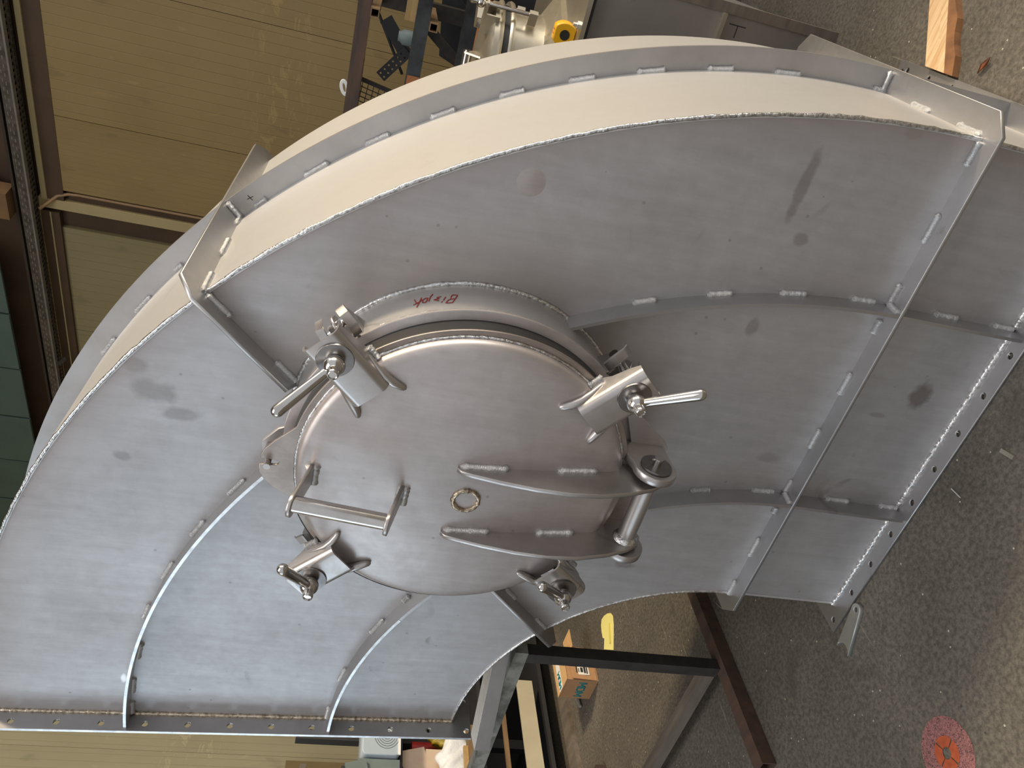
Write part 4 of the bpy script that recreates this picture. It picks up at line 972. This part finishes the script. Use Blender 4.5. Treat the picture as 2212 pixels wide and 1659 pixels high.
t = thing('wood_plank', 'pale sawn wooden plank lying on the floor beyond the duct', 'plank', (1.9, 0.75, 0))
kd = Vector((0.785, 0.620, 0)).normalized(); kp = Vector((-0.620, 0.785, 0)).normalized(); ks = Vector((1.815, 0.640, 0))
def kpt(p, z, t=None):
    if t is None: t = (1.785 - ks.x - kp.x * p) / kd.x
    q = ks + kd * t + kp * p; return Vector((q.x, q.y, z))
for pa_, pb_, h_ in ((0.0005, 0.0440, 0.022), (-0.0230, -0.0005, 0.024)):
    link('board', MB().prism([kpt(pa_, 0), kpt(pb_, 0), kpt(pb_, 0, 0.66), kpt(pa_, 0, 0.66)], (0, 0, h_)).mesh('board'), 'plank_wood', t)
mb = MB(); vs = []
for k in range(23):
    w_ = 0.021 + 0.005 * sin(k * 1.9) + 0.003 * sin(k * 0.7); tt = 0.0 if k else None
    t0 = (1.785 - ks.x + kp.x * 0.0235) / kd.x; x = t0 + (0.66 - t0) * k / 22
    if k == 0: vs += [kpt(-0.0232, 0), kpt(-0.0232, 0.0235), kpt(-0.0232 - w_, 0.019), kpt(-0.0232 - w_, 0)]
    else: vs += [kpt(-0.0232, 0, x), kpt(-0.0232, 0.0235, x), kpt(-0.0232 - w_, 0.019, x), kpt(-0.0232 - w_, 0, x)]
fs = [(0, 1, 2, 3), (88, 91, 90, 89)]
for i_ in range(22):
    for j_ in range(4): fs.append((i_ * 4 + j_, i_ * 4 + (j_ + 1) % 4, i_ * 4 + 4 + (j_ + 1) % 4, i_ * 4 + 4 + j_))
link('bark_edge', mb.add(vs, fs).mesh('bark_edge'), 'plank_bark', t)
lf = [(1.806, 0.502, 0.001), (1.812, 0.490, 0.008), (1.828, 0.482, 0.004), (1.846, 0.474, 0.012), (1.842, 0.486, 0.006), (1.826, 0.494, 0.010)]
mb = MB(); mb.prism(lf, (0, 0, 0.002)); solo('dry_leaf', mb.mesh('dry_leaf'), 'leaf_brown', 'curled dry brown leaf on the floor near the plank', 'leaf')

# steel link plate with a fish-mouth end
ax_ = Vector((0.535, -0.106, 0)); bx_ = Vector((0.640, -0.072, 0)); dd = (bx_ - ax_).normalized(); nn = Vector((-dd.y, dd.x, 0)); Lk = (bx_ - ax_).length
loop = [(0.0, -0.0225), (Lk, -0.0150)] + [(Lk + 0.015 * cos(a), 0.015 * sin(a)) for a in [radians(-75 + 15 * k) for k in range(11)]] + [(Lk, 0.0150), (0.0, 0.0225)] + [(0.026 * cos(a) - 0.0105, 0.026 * sin(a)) for a in [radians(52 - 13 * k) for k in range(9)]]
solo('link_plate', plate2d(loop, [circle2(Lk, 0, 0.0075)], 0.012, frame(ax_, dd, nn), 'link_plate', 0.0006), 'zinc_steel', 'small flat steel link plate with a hole lying by the flange corner', 'metal plate')
# abrasive disc
dc = Vector((0.6425, -0.4505, 0.0))
t = thing('abrasive_disc', 'worn red abrasive fibre disc with an orange slotted centre on the floor', 'disc', dc)
def disc_ring(r0, r1, z, mat, name):
    return link(name, plate2d(circle2(0, 0, r1, 48), [circle2(0, 0, r0, 24)], 0.0012, Matrix.Translation(dc + Vector((0, 0, z))), name), mat, t)
disc_ring(0.032, 0.0715, 0.0, 'fibre_disc', 'abrasive_ring')
for k in range(4):
    a0 = radians(20 + 90 * k + 4); a1 = radians(20 + 90 * k + 86)
    lp = [(0.033 * cos(a0 + (a1 - a0) * i / 8), 0.033 * sin(a0 + (a1 - a0) * i / 8)) for i in range(9)] + [(0.012 * cos(a1 - (a1 - a0) * i / 4), 0.012 * sin(a1 - (a1 - a0) * i / 4)) for i in range(5)]
    link('hub_segment', plate2d(lp, [], 0.0012, Matrix.Translation(dc + Vector((0, 0, 0.001))), 'hub_segment'), 'disc_hub_orange', t)
solo('metal_offcut', MB().bar((1.193, -0.138, 0.003), (1.200, -0.172, 0.003), 0.009, 0.006).mesh('metal_offcut'), 'lit_steel', 'small flat brass coloured metal offcut on the floor at the right', 'scrap')
solo('welding_wire', MB().tube([(1.050, -0.091, 0.002), (1.052, -0.123, 0.002)], 0.0016, 8).mesh('welding_wire', 50), 'chrome_white', 'short bright bit of welding wire on the grey floor', 'wire')
solo('welding_wire', MB().tube([(0.118, 0.410, 0.002), (0.136, 0.374, 0.002)], 0.0016, 8).mesh('welding_wire', 50), 'chrome_white', 'thin pale rod scrap on the floor beside the trestle foot', 'wire')
solo('steel_bolt', MB().tube([(-1.13, 0.93, 0.012), (-1.115, 0.885, 0.012)], [0.012, 0.007], 8).mesh('steel_bolt', 30), 'chrome_white', 'small shiny steel fitting on the floor below the cardboard box', 'bolt')

# ------------------------------------------------------------------ second steel unit behind (hopper with a round top hatch)
t = thing('steel_hopper', 'square steel hopper with a clamped round top hatch standing behind the elbow', 'hopper', (1.35, 1.65, 0))
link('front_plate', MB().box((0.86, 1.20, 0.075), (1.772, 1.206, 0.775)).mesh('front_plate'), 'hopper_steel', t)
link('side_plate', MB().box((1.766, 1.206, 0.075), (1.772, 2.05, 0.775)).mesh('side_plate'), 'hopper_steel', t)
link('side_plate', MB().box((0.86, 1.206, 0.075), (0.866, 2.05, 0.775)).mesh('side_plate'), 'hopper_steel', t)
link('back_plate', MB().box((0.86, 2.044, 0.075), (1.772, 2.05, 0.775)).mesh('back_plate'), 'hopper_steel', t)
for x in (0.86, 1.755):
    for y in (1.19, 2.03): link('corner_post', MB().box((x, y, 0.0), (x + 0.03, y + 0.03, 0.775)).mesh('corner_post'), 'grey_brown_iron', t)
link('rib', MB().box((0.83, 1.165, 0.372), (1.755, 1.20, 0.384)).mesh('rib'), 'lit_steel', t)
link('rib', MB().box((0.86, 1.190, 0.070), (1.755, 1.20, 0.082)).mesh('rib'), 'grey_brown_iron', t)
link('gasket', MB().box((0.83, 1.17, 0.765), (1.80, 2.08, 0.775)).mesh('gasket'), 'black_rubber', t)
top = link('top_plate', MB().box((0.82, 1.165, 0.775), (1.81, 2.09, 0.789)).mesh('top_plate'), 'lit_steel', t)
for k in range(7):
    for y in (1.185,):
        x = 0.88 + k * 0.148
        link('bolt', MB().lathe((x, y + 0.005, 0.789), (0, 0, 1), [(0, 0), (0.012, 0), (0.012, 0.010), (0.006, 0.010), (0.006, 0.022), (0, 0.022)], 6).mesh('bolt'), 'chrome_white', top)
for k in range(6): link('bolt', MB().lathe((1.79, 1.25 + k * 0.14, 0.789), (0, 0, 1), [(0, 0), (0.012, 0), (0.012, 0.010), (0.006, 0.010), (0.006, 0.022), (0, 0.022)], 6).mesh('bolt'), 'chrome_white', top)
link('pen_mark', MB().box((1.728, 1.1992, 0.29), (1.731, 1.2, 0.345)).box((1.695, 1.1992, 0.315), (1.728, 1.2, 0.318)).mesh('pen_mark'), 'black_ink', t)
nc = Vector((1.365, 1.58, 0.789))
link('collar_plate', MB().lathe(nc, (0, 0, 1), [(0.21, 0.0), (0.32, 0.0), (0.30, 0.012), (0.225, 0.05), (0.21, 0.05)], 8).mesh('collar_plate'), 'lit_steel', t)
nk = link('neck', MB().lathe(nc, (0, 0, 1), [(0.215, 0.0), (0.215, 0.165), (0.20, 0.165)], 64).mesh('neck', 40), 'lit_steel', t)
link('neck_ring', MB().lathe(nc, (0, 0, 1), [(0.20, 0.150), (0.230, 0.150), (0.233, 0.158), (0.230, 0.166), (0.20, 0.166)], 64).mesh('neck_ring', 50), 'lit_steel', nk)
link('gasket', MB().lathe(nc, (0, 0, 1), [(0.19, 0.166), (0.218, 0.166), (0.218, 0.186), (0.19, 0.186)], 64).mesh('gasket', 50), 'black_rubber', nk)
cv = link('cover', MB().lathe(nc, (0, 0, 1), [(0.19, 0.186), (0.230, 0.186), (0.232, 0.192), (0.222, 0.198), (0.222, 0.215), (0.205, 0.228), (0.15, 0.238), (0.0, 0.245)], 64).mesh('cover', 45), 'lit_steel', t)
for k, a in enumerate((radians(-100), radians(-30), radians(40), radians(200))):
    er = Vector((cos(a), sin(a), 0)); et = Vector((-sin(a), cos(a), 0)); up = Vector((0, 0, 1)); c0 = nc
    mb = MB(); mb.obox(c0 + er * 0.225 + up * 0.252, er, et, up, 0.055, 0.030, 0.003); mb.obox(c0 + er * 0.205 + et * 0.028 + up * 0.228, er, et, up, 0.035, 0.003, 0.024); mb.obox(c0 + er * 0.205 - et * 0.028 + up * 0.228, er, et, up, 0.035, 0.003, 0.024)
    cl = link('clamp', mb.mesh('clamp'), 'lit_steel', t)
    link('ball_nut', MB().lathe(c0 + er * 0.255 + up * 0.272, up, [(0.016 * sin(pi * i / 10), -0.016 * cos(pi * i / 10)) for i in range(11)], 18).mesh('ball_nut', 60), 'polished_steel', cl)
    dl = (er * 0.2 + et * (0.9 if k % 2 else -0.9) + up * 0.35).normalized()
    link('lever', MB().tube([c0 + er * 0.255 + up * 0.272, c0 + er * 0.255 + up * 0.272 + dl * 0.11], [0.006, 0.010], 12).mesh('lever', 50), 'polished_steel', cl)
    link('swing_bolt', MB().tube([c0 + er * 0.255 + up * 0.10, c0 + er * 0.255 + up * 0.30], 0.007, 10).mesh('swing_bolt', 50), 'polished_steel', cl)
    link('fork', MB().obox(c0 + er * 0.245 + up * 0.10, er, et, up, 0.022, 0.009, 0.014).mesh('fork'), 'lit_steel', cl)
for x in (0.055, -0.075):
    pl = [nc + Vector((x, -0.13, 0.232)), nc + Vector((x, -0.03, 0.240)), nc + Vector((x, -0.065, 0.290)), nc + Vector((x, -0.095, 0.290))]
    link('handle_post', MB().prism(pl, (0.006, 0, 0)).mesh('handle_post'), 'lit_steel', cv)
link('handle_grip', MB().tube([nc + Vector((0.066, -0.08, 0.278)), nc + Vector((-0.080, -0.08, 0.278))], 0.015, 16).mesh('handle_grip', 50), 'polished_steel', cv)

# tape measure on the hopper top
tm = Vector((1.585, 1.255, 0.7925))
t = thing('tape_measure', 'yellow tape measure standing on the steel hopper top', 'tape measure', tm)
lp = [(0.031 * cos(a), 0.029 + 0.029 * max(-1.0, min(1.0, 1.25 * sin(a)))) for a in [2 * pi * k / 28 for k in range(28)]]
td = Vector((0.92, -0.10, 0)).normalized()
link('case', plate2d(lp, [], 0.038, frame(tm, td, (0, 0, 1)), 'case', 0.003), 'tape_yellow', t)
nzz = td.cross(Vector((0, 0, 1)))
link('side_badge', plate2d(circle2(0.0, 0.029, 0.015, 24), [], 0.0015, frame(tm + nzz * 0.038, td, (0, 0, 1)), 'side_badge'), 'dark_plastic', t)
for k in (0.0, 0.012): link('print_mark', MB().obox(tm + nzz * 0.0192 + td * (k - 0.005) + Vector((0, 0, 0.0608)), td, nzz, (0, 0, 1), 0.002, 0.008, 0.0006).mesh('print_mark'), 'red_wrap', t)

# ------------------------------------------------------------------ stock rack with tubes near the back wall
t = thing('stock_rack', 'dark steel cantilever rack with hollow square arms near the wall', 'rack', (1.3, 3.5, 0))
for x in (1.27, -0.9):
    po = link('post', MB().box((x - 0.04, 3.46, 0.0), (x + 0.04, 3.54, 1.60)).mesh('post'), 'dark_iron', t)
    for z in (1.385, 1.098, 0.807):
        mb = MB(); a_, b_ = 0.021, 0.016
        mb.box((x - a_, 2.90, z), (x + a_, 3.46, z + 0.005)); mb.box((x - a_, 2.90, z + 0.037), (x + a_, 3.46, z + 0.042)); mb.box((x - a_, 2.90, z + 0.005), (x - b_, 3.46, z + 0.037)); mb.box((x + b_, 2.90, z + 0.005), (x + a_, 3.46, z + 0.037))
        link('arm', mb.mesh('arm'), 'brown_wood' if z > 1.0 else 'dark_iron', t)
    link('base_foot', MB().box((x - 0.04, 2.85, 0.0), (x + 0.04, 3.46, 0.06)).mesh('base_foot'), 'dark_iron', t)
def tubeX(name, x0, x1, y, z, w, h, mat, label, group=None, y2=None, z2=None):
    p = Vector((x0, y, z)); q = Vector((x1, y if y2 is None else y2, z if z2 is None else z2))
    return solo(name, MB().bar(p, q, w, h).mesh(name), mat, label, 'steel tube', group)
tubeX('square_tube', -1.3, 2.4, 3.00, 1.4605, 0.066, 0.066, 'rusty_iron', 'rusty brown square tube, topmost on the stock rack')
solo('round_pipe', MB().tube([(-1.2, 3.085, 1.452), (1.02, 3.085, 1.452)], 0.024, 16).mesh('round_pipe', 50), 'blue_black_iron', 'blue black round pipe lying against the rusty square tube on the rack', 'pipe')
tubeX('wood_batten', 0.55, 1.27, 3.15, 1.4375, 0.05, 0.020, 'tan_wood', 'tan wooden batten lying behind the rusty tube on the rack')['category'] = 'wood batten'
tubeX('flat_bar', -1.3, 2.3, 2.95, 1.1755, 0.040, 0.070, 'blue_black_iron', 'black flat steel bar on the middle rack arms')
tubeX('rectangular_tube', -1.3, 2.3, 3.02, 1.170, 0.060, 0.060, 'grey_brown_iron', 'grey brown rectangular tube on the middle rack arms')
solo('rust_offcut', MB().box((0.885, 2.924, 1.142), (1.02, 2.9285, 1.205)).mesh('rust_offcut'), 'orange_rust', 'orange rusty plate offcut leaning on the black flat bar', 'metal plate')
tubeX('channel_bar', -1.0, 2.3, 3.10, 0.9085, 0.05, 0.118, 'blue_black_iron', 'blue black channel bar on the lowest rack arms')
solo('rusty_pipe', MB().tube([(-1.0, 3.00, 0.8762), (2.3, 3.00, 0.8762)], 0.026, 16).mesh('rusty_pipe', 50), 'orange_rust', 'orange rusty round pipe on the lowest rack arms', 'pipe')
# leaning black sheets and angle
sh = [(1.60, 3.62, 0.02), (1.60, 3.66, 1.10), (1.02, 3.66, 1.02), (0.82, 3.64, 0.45), (0.82, 3.62, 0.02)]
solo('black_sheet', MB().prism(sh, (0, 0.012, 0)).mesh('black_sheet'), 'slat_dark', 'large black steel sheet leaning behind the rack', 'metal sheet')
solo('angle_bar', MB().bar((1.20, 3.38, 1.13), (0.60, 3.40, 0.30), 0.05, 0.06, up=(0, 1, 0)).mesh('angle_bar'), 'dark_iron', 'dark angle bar leaning diagonally between the rack tubes', 'metal bar')
solo('angle_bar', MB().bar((1.42, 3.585, 1.10), (0.75, 3.585, 0.28), 0.07, 0.03, up=(0, 1, 0)).mesh('angle_bar'), 'blue_black_iron', 'wide blue black angle bar leaning behind the dark diagonal bar', 'metal bar')
solo('round_bar', MB().tube([(1.22, 3.34, 1.40), (0.93, 3.36, 1.22)], 0.008, 8).mesh('round_bar', 50), 'blue_black_iron', 'thin steel rod leaning beside the perforated strip', 'rod')
# perforated strip
pd = Vector((0.92, 0, 1.245)); pq = Vector((1.12, 0, 1.36)); 
du = Vector((0.15, 0.0, -0.12)).normalized()
t = thing('perforated_strip', 'black perforated metal strip hanging between the rack tubes', 'metal strip', (1.05, 3.2, 1.25))
ctr = Vector((1.01, 3.17, 1.275)); ux_ = Vector((0.80, 0, -0.60)); uy_ = Vector((0.60, 0, 0.80))
link('strip', plate2d([(-0.10, -0.030), (0.10, -0.030), (0.10, 0.030), (-0.10, 0.030)], [circle2(-0.085 + 0.030 * k, 0.013 * s_, 0.0055, 8) for k in range(6) for s_ in (-1, 1)], 0.005, frame(ctr, ux_, uy_), 'strip'), 'slat_dark', t)
link('strip', plate2d([(-0.11, -0.035), (0.11, -0.035), (0.11, 0.035), (-0.11, 0.035)], [], 0.006, frame(ctr + Vector((0.125, 0.01, 0.005)), (0.75, 0, 0.66), (-0.66, 0, 0.75)), 'strip'), 'slat_dark', t)
# wire basket and white handle
t = thing('wire_basket', 'small black wire mesh basket below the rusty tube', 'basket', (0.78, 3.2, 1.28))
link('rim', MB().bar((0.90, 3.16, 1.435), (0.86, 3.16, 1.22), 0.02, 0.02, up=(0, 1, 0)).mesh('rim'), 'dark_iron', t)
for k in range(7): link('wire', MB().bar((0.86 - k * 0.026, 3.17, 1.43), (0.82 - k * 0.026, 3.17, 1.22), 0.004, 0.004, up=(0, 1, 0)).mesh('wire'), 'mesh_wire', t)
for k in range(7): link('wire', MB().bar((0.885 - k * 0.004, 3.174, 1.42 - k * 0.030), (0.66 - k * 0.004, 3.174, 1.44 - k * 0.030), 0.004, 0.004, up=(0, 1, 0)).mesh('wire'), 'mesh_wire', t)
lp = [(0.05 * cos(a), 0.026 * sin(a)) for a in [2 * pi * k / 24 for k in range(24)]]; li = [(0.033 * cos(a), 0.011 * sin(a)) for a in [2 * pi * k / 20 for k in range(20)]]
solo('oval_ring', plate2d([(x * 0.8, y * 0.8) for x, y in lp], [[(x * 0.8, y * 0.8) for x, y in li]], 0.014, frame((0.852, 3.092, 1.508), (0.75, 0, 0.25), (-0.25, 0, 0.75)), 'oval_ring', 0.003), 'white_paper', 'white oval plastic ring standing behind the rusty square tube', 'plastic ring')
solo('timber_piece', MB().box((1.245, 3.10, 1.205), (1.55, 3.18, 1.26)).mesh('timber_piece'), 'tan_wood', 'short pale timber piece lying on the middle rack tubes', 'wood block')
solo('glass_jar', MB().lathe((1.17, 3.06, 1.203), (0, 0, 1), [(0, 0), (0.035, 0), (0.038, 0.01), (0.038, 0.05), (0.025, 0.065), (0.025, 0.075), (0, 0.075)], 20).mesh('glass_jar', 50), 'green_grey_paint', 'small grey green jar beside the timber piece on the rack', 'jar')

# ------------------------------------------------------------------ shelving at the left with workshop clutter
SX0, SX1, SY0, SY1 = -2.05, -1.36, 0.05, 1.95
t = thing('shelf_unit', 'dark steel shelf unit standing along the floor rail at the left', 'shelf', (-1.7, 1.0, 0))
for x in (SX0, SX1 - 0.05):
    for y in (SY0, SY1 - 0.05): link('post', MB().box((x, y, 0.0), (x + 0.05, y + 0.05, 1.03)).mesh('post'), 'slat_dark', t)
link('post', MB().box((-1.745, 1.04, 0.0), (-1.70, 1.09, 1.25)).mesh('post'), 'slat_dark', t)
link('shelf_board', MB().box((SX0, SY0, 1.03), (-1.39, 0.72, 1.05)).mesh('shelf_board'), 'slat_dark', t)
for z in (0.10, 0.43): link('shelf_board', MB().box((SX0, SY0, z - 0.02), (SX1, SY1, z)).mesh('shelf_board'), 'slat_dark', t)
link('shelf_board', MB().box((SX0, SY0, 0.785), (SX1 - 0.03, SY1, 0.800)).mesh('shelf_board'), 'slat_dark', t)
link('back_sheet', MB().box((SX0 - 0.01, SY0, 0.0), (SX0, SY1, 0.80)).mesh('back_sheet'), 'slat_dark', t)
solo('cream_board', MB().box((-1.358, 0.25, 0.142), (-1.347, 1.185, 0.224)).mesh('cream_board'), 'cream_board', 'cream drawer front board under the shelf', 'board')
solo('thin_batten', MB().box((-1.358, 0.25, 0.300), (-1.344, 1.10, 0.320)).mesh('thin_batten'), 'brown_wood', 'thin brown wooden strip on the shelf front above the cream board', 'wood strip')
solo('floor_rail', MB().box((-1.345, 0.0, 0.0), (-1.25, 2.1, 0.022)).mesh('floor_rail'), 'grey_brown_iron', 'brown steel rail lying on the floor along the shelf foot', 'rail')
solo('wooden_bar', MB().bar((-1.34, 0.45, 0.476), (-1.34, 0.90, 0.476), 0.045, 0.045).mesh('wooden_bar'), 'brown_wood', 'brown wooden bar on the shelf front edge', 'wood bar')
solo('wooden_bar', MB().bar((-1.335, 0.45, 0.5095), (-1.335, 0.80, 0.5095), 0.02, 0.02).mesh('wooden_bar'), 'tan_wood', 'thin orange wooden strip lying on the brown bar', 'wood bar')
t = thing('open_carton', 'pale cardboard carton with open flap on the lower shelf', 'box', (-1.5, 0.65, 0.43))
link('carton', MB().box((-1.66, 0.58, 0.4305), (-1.49, 0.880, 0.66)).mesh('carton'), 'pale_cardboard', t)
link('flap', MB().obox((-1.495, 0.775, 0.700), (0, 1, 0.25), (1, 0, 0.2), (0, -0.25, 1), 0.105, 0.004, 0.06).mesh('flap'), 'pale_cardboard', t)
def bag(name, c, sx, sy, sz, mat, label):
    bm = bmesh.new(); bmesh.ops.create_icosphere(bm, subdivisions=4, radius=1.0)
    for v in bm.verts:
        k = 1 + 0.16 * sin(5 * v.co.x + 3 * v.co.z) * cos(4 * v.co.y) + 0.09 * sin(11 * v.co.y + 7 * v.co.z)
        v.co = Vector((c[0] + v.co.x * sx * k, c[1] + v.co.y * sy * k, max(c[2] - sz * 0.8, c[2] + v.co.z * sz * k)))
    me = bpy.data.meshes.new(name); bm.to_mesh(me); bm.free()
    for p in me.polygons: p.use_smooth = True
    return solo(name, me, mat, label, 'bag')
bag('white_bag', (-1.425, 0.790, 0.5125), 0.040, 0.14, 0.10, 'white_plastic', 'crumpled white plastic bag on the lower shelf')
bag('mustard_bag', (-1.545, 0.968, 0.5165), 0.045, 0.06, 0.105, 'mustard_plastic', 'shiny mustard yellow bag behind the white bag')
solo('paper_sack', MB().prism([(-1.488, 0.70, 0.431), (-1.488, 0.86, 0.431), (-1.488, 0.85, 0.58), (-1.488, 0.76, 0.61)], (0.009, 0, 0)).mesh('paper_sack'), 'orange_paper', 'folded orange brown paper sack beside the pale carton', 'paper sack')
solo('red_packet', MB().tube([(-1.655, 0.985, 0.4315), (-1.655, 0.985, 0.70)], 0.032, 16).mesh('red_packet', 50), 'red_wrap', 'red wrapped tube packet standing behind the bags', 'packet')
t = thing('folded_grille', 'dark ribbed stack of metal grilles behind the carton', 'grille', (-1.7, 0.85, 0.43))
for k in range(8): link('slat', MB().box((-1.86, 0.80, 0.4305 + k * 0.042), (-1.76, 1.35, 0.4605 + k * 0.042)).mesh('slat'), 'grey_brown_iron', t)
# pale appliance with concentric dotted rings
t = thing('fan_heater', 'pale blue plastic appliance with rings of vent holes on the top shelf', 'appliance', (-1.45, 0.85, 0.80))
def rrect(x0, y0, x1, y1, r, n=6):
    o = []
    for cx_, cy_, a in ((x1 - r, y0 + r, -90), (x1 - r, y1 - r, 0), (x0 + r, y1 - r, 90), (x0 + r, y0 + r, 180)):
        o += [(cx_ + r * cos(radians(a + 90 * k / n)), cy_ + r * sin(radians(a + 90 * k / n))) for k in range(n + 1)]
    return o
link('case', plate2d(rrect(0.756, 0.806, 1.02, 0.966, 0.022), [], 0.15, frame((-1.50, 0, 0), (0, 1, 0), (0, 0, 1)), 'case', 0.004), 'pale_blue_plastic', t)
mb = MB()
for i in range(1, 7):
    rr = 0.011 * i; n = int(2 * pi * rr / 0.0055)
    for k in range(n):
        a = 2 * pi * k / n; mb.obox((-1.3495, 0.850 + rr * cos(a), 0.862 + rr * 0.85 * sin(a)), (1, 0, 0), (0, 1, 0), (0, 0, 1), 0.0006, 0.0014, 0.0014)
link('vent_holes', mb.mesh('vent_holes'), 'dark_plastic', t, kind='stuff')
link('side_trim', MB().box((-1.352, 0.755, 0.801), (-1.346, 0.86, 0.812)).mesh('side_trim'), 'white_paper', t)
t = thing('folder_box', 'grey green metal box file on the top shelf beside the pale appliance', 'box', (-1.45, 0.7, 0.80))
link('case', MB().box((-1.52, 0.35, 0.801), (-1.37, 0.745, 0.985)).mesh('case'), 'green_grey_paint', t)
link('lid', MB().obox((-1.36, 0.56, 0.955), (0, 1, 0.25), (1, 0, 0), (0, -0.25, 1), 0.165, 0.009, 0.045).mesh('lid'), 'green_grey_paint', t)
t = thing('storage_crate', 'dark grey plastic storage crate on top of the shelf unit', 'crate', (-1.6, 0.55, 1.06))
link('side', MB().box((-1.85, 0.20, 1.0505), (-1.40, 0.700, 1.20)).mesh('side'), 'crate_plastic', t)
link('rim', MB().box((-1.87, 0.18, 1.20), (-1.38, 0.715, 1.225)).mesh('rim'), 'crate_plastic', t)
for k in range(5): link('rib', MB().box((-1.40, 0.28 + 0.095 * k, 1.06), (-1.385, 0.295 + 0.095 * k, 1.20)).mesh('rib'), 'crate_plastic', t)
solo('hardboard_sheet', MB().obox((-4.25, 1.84, 0.62), (cos(radians(100)), sin(radians(100)), 0), (cos(radians(10)), sin(radians(10)), 0), (0, 0, 1), 0.75, 0.01, 0.62).mesh('hardboard_sheet'), 'tan_board', 'tan hardboard sheet standing against the panelled left wall', 'board')
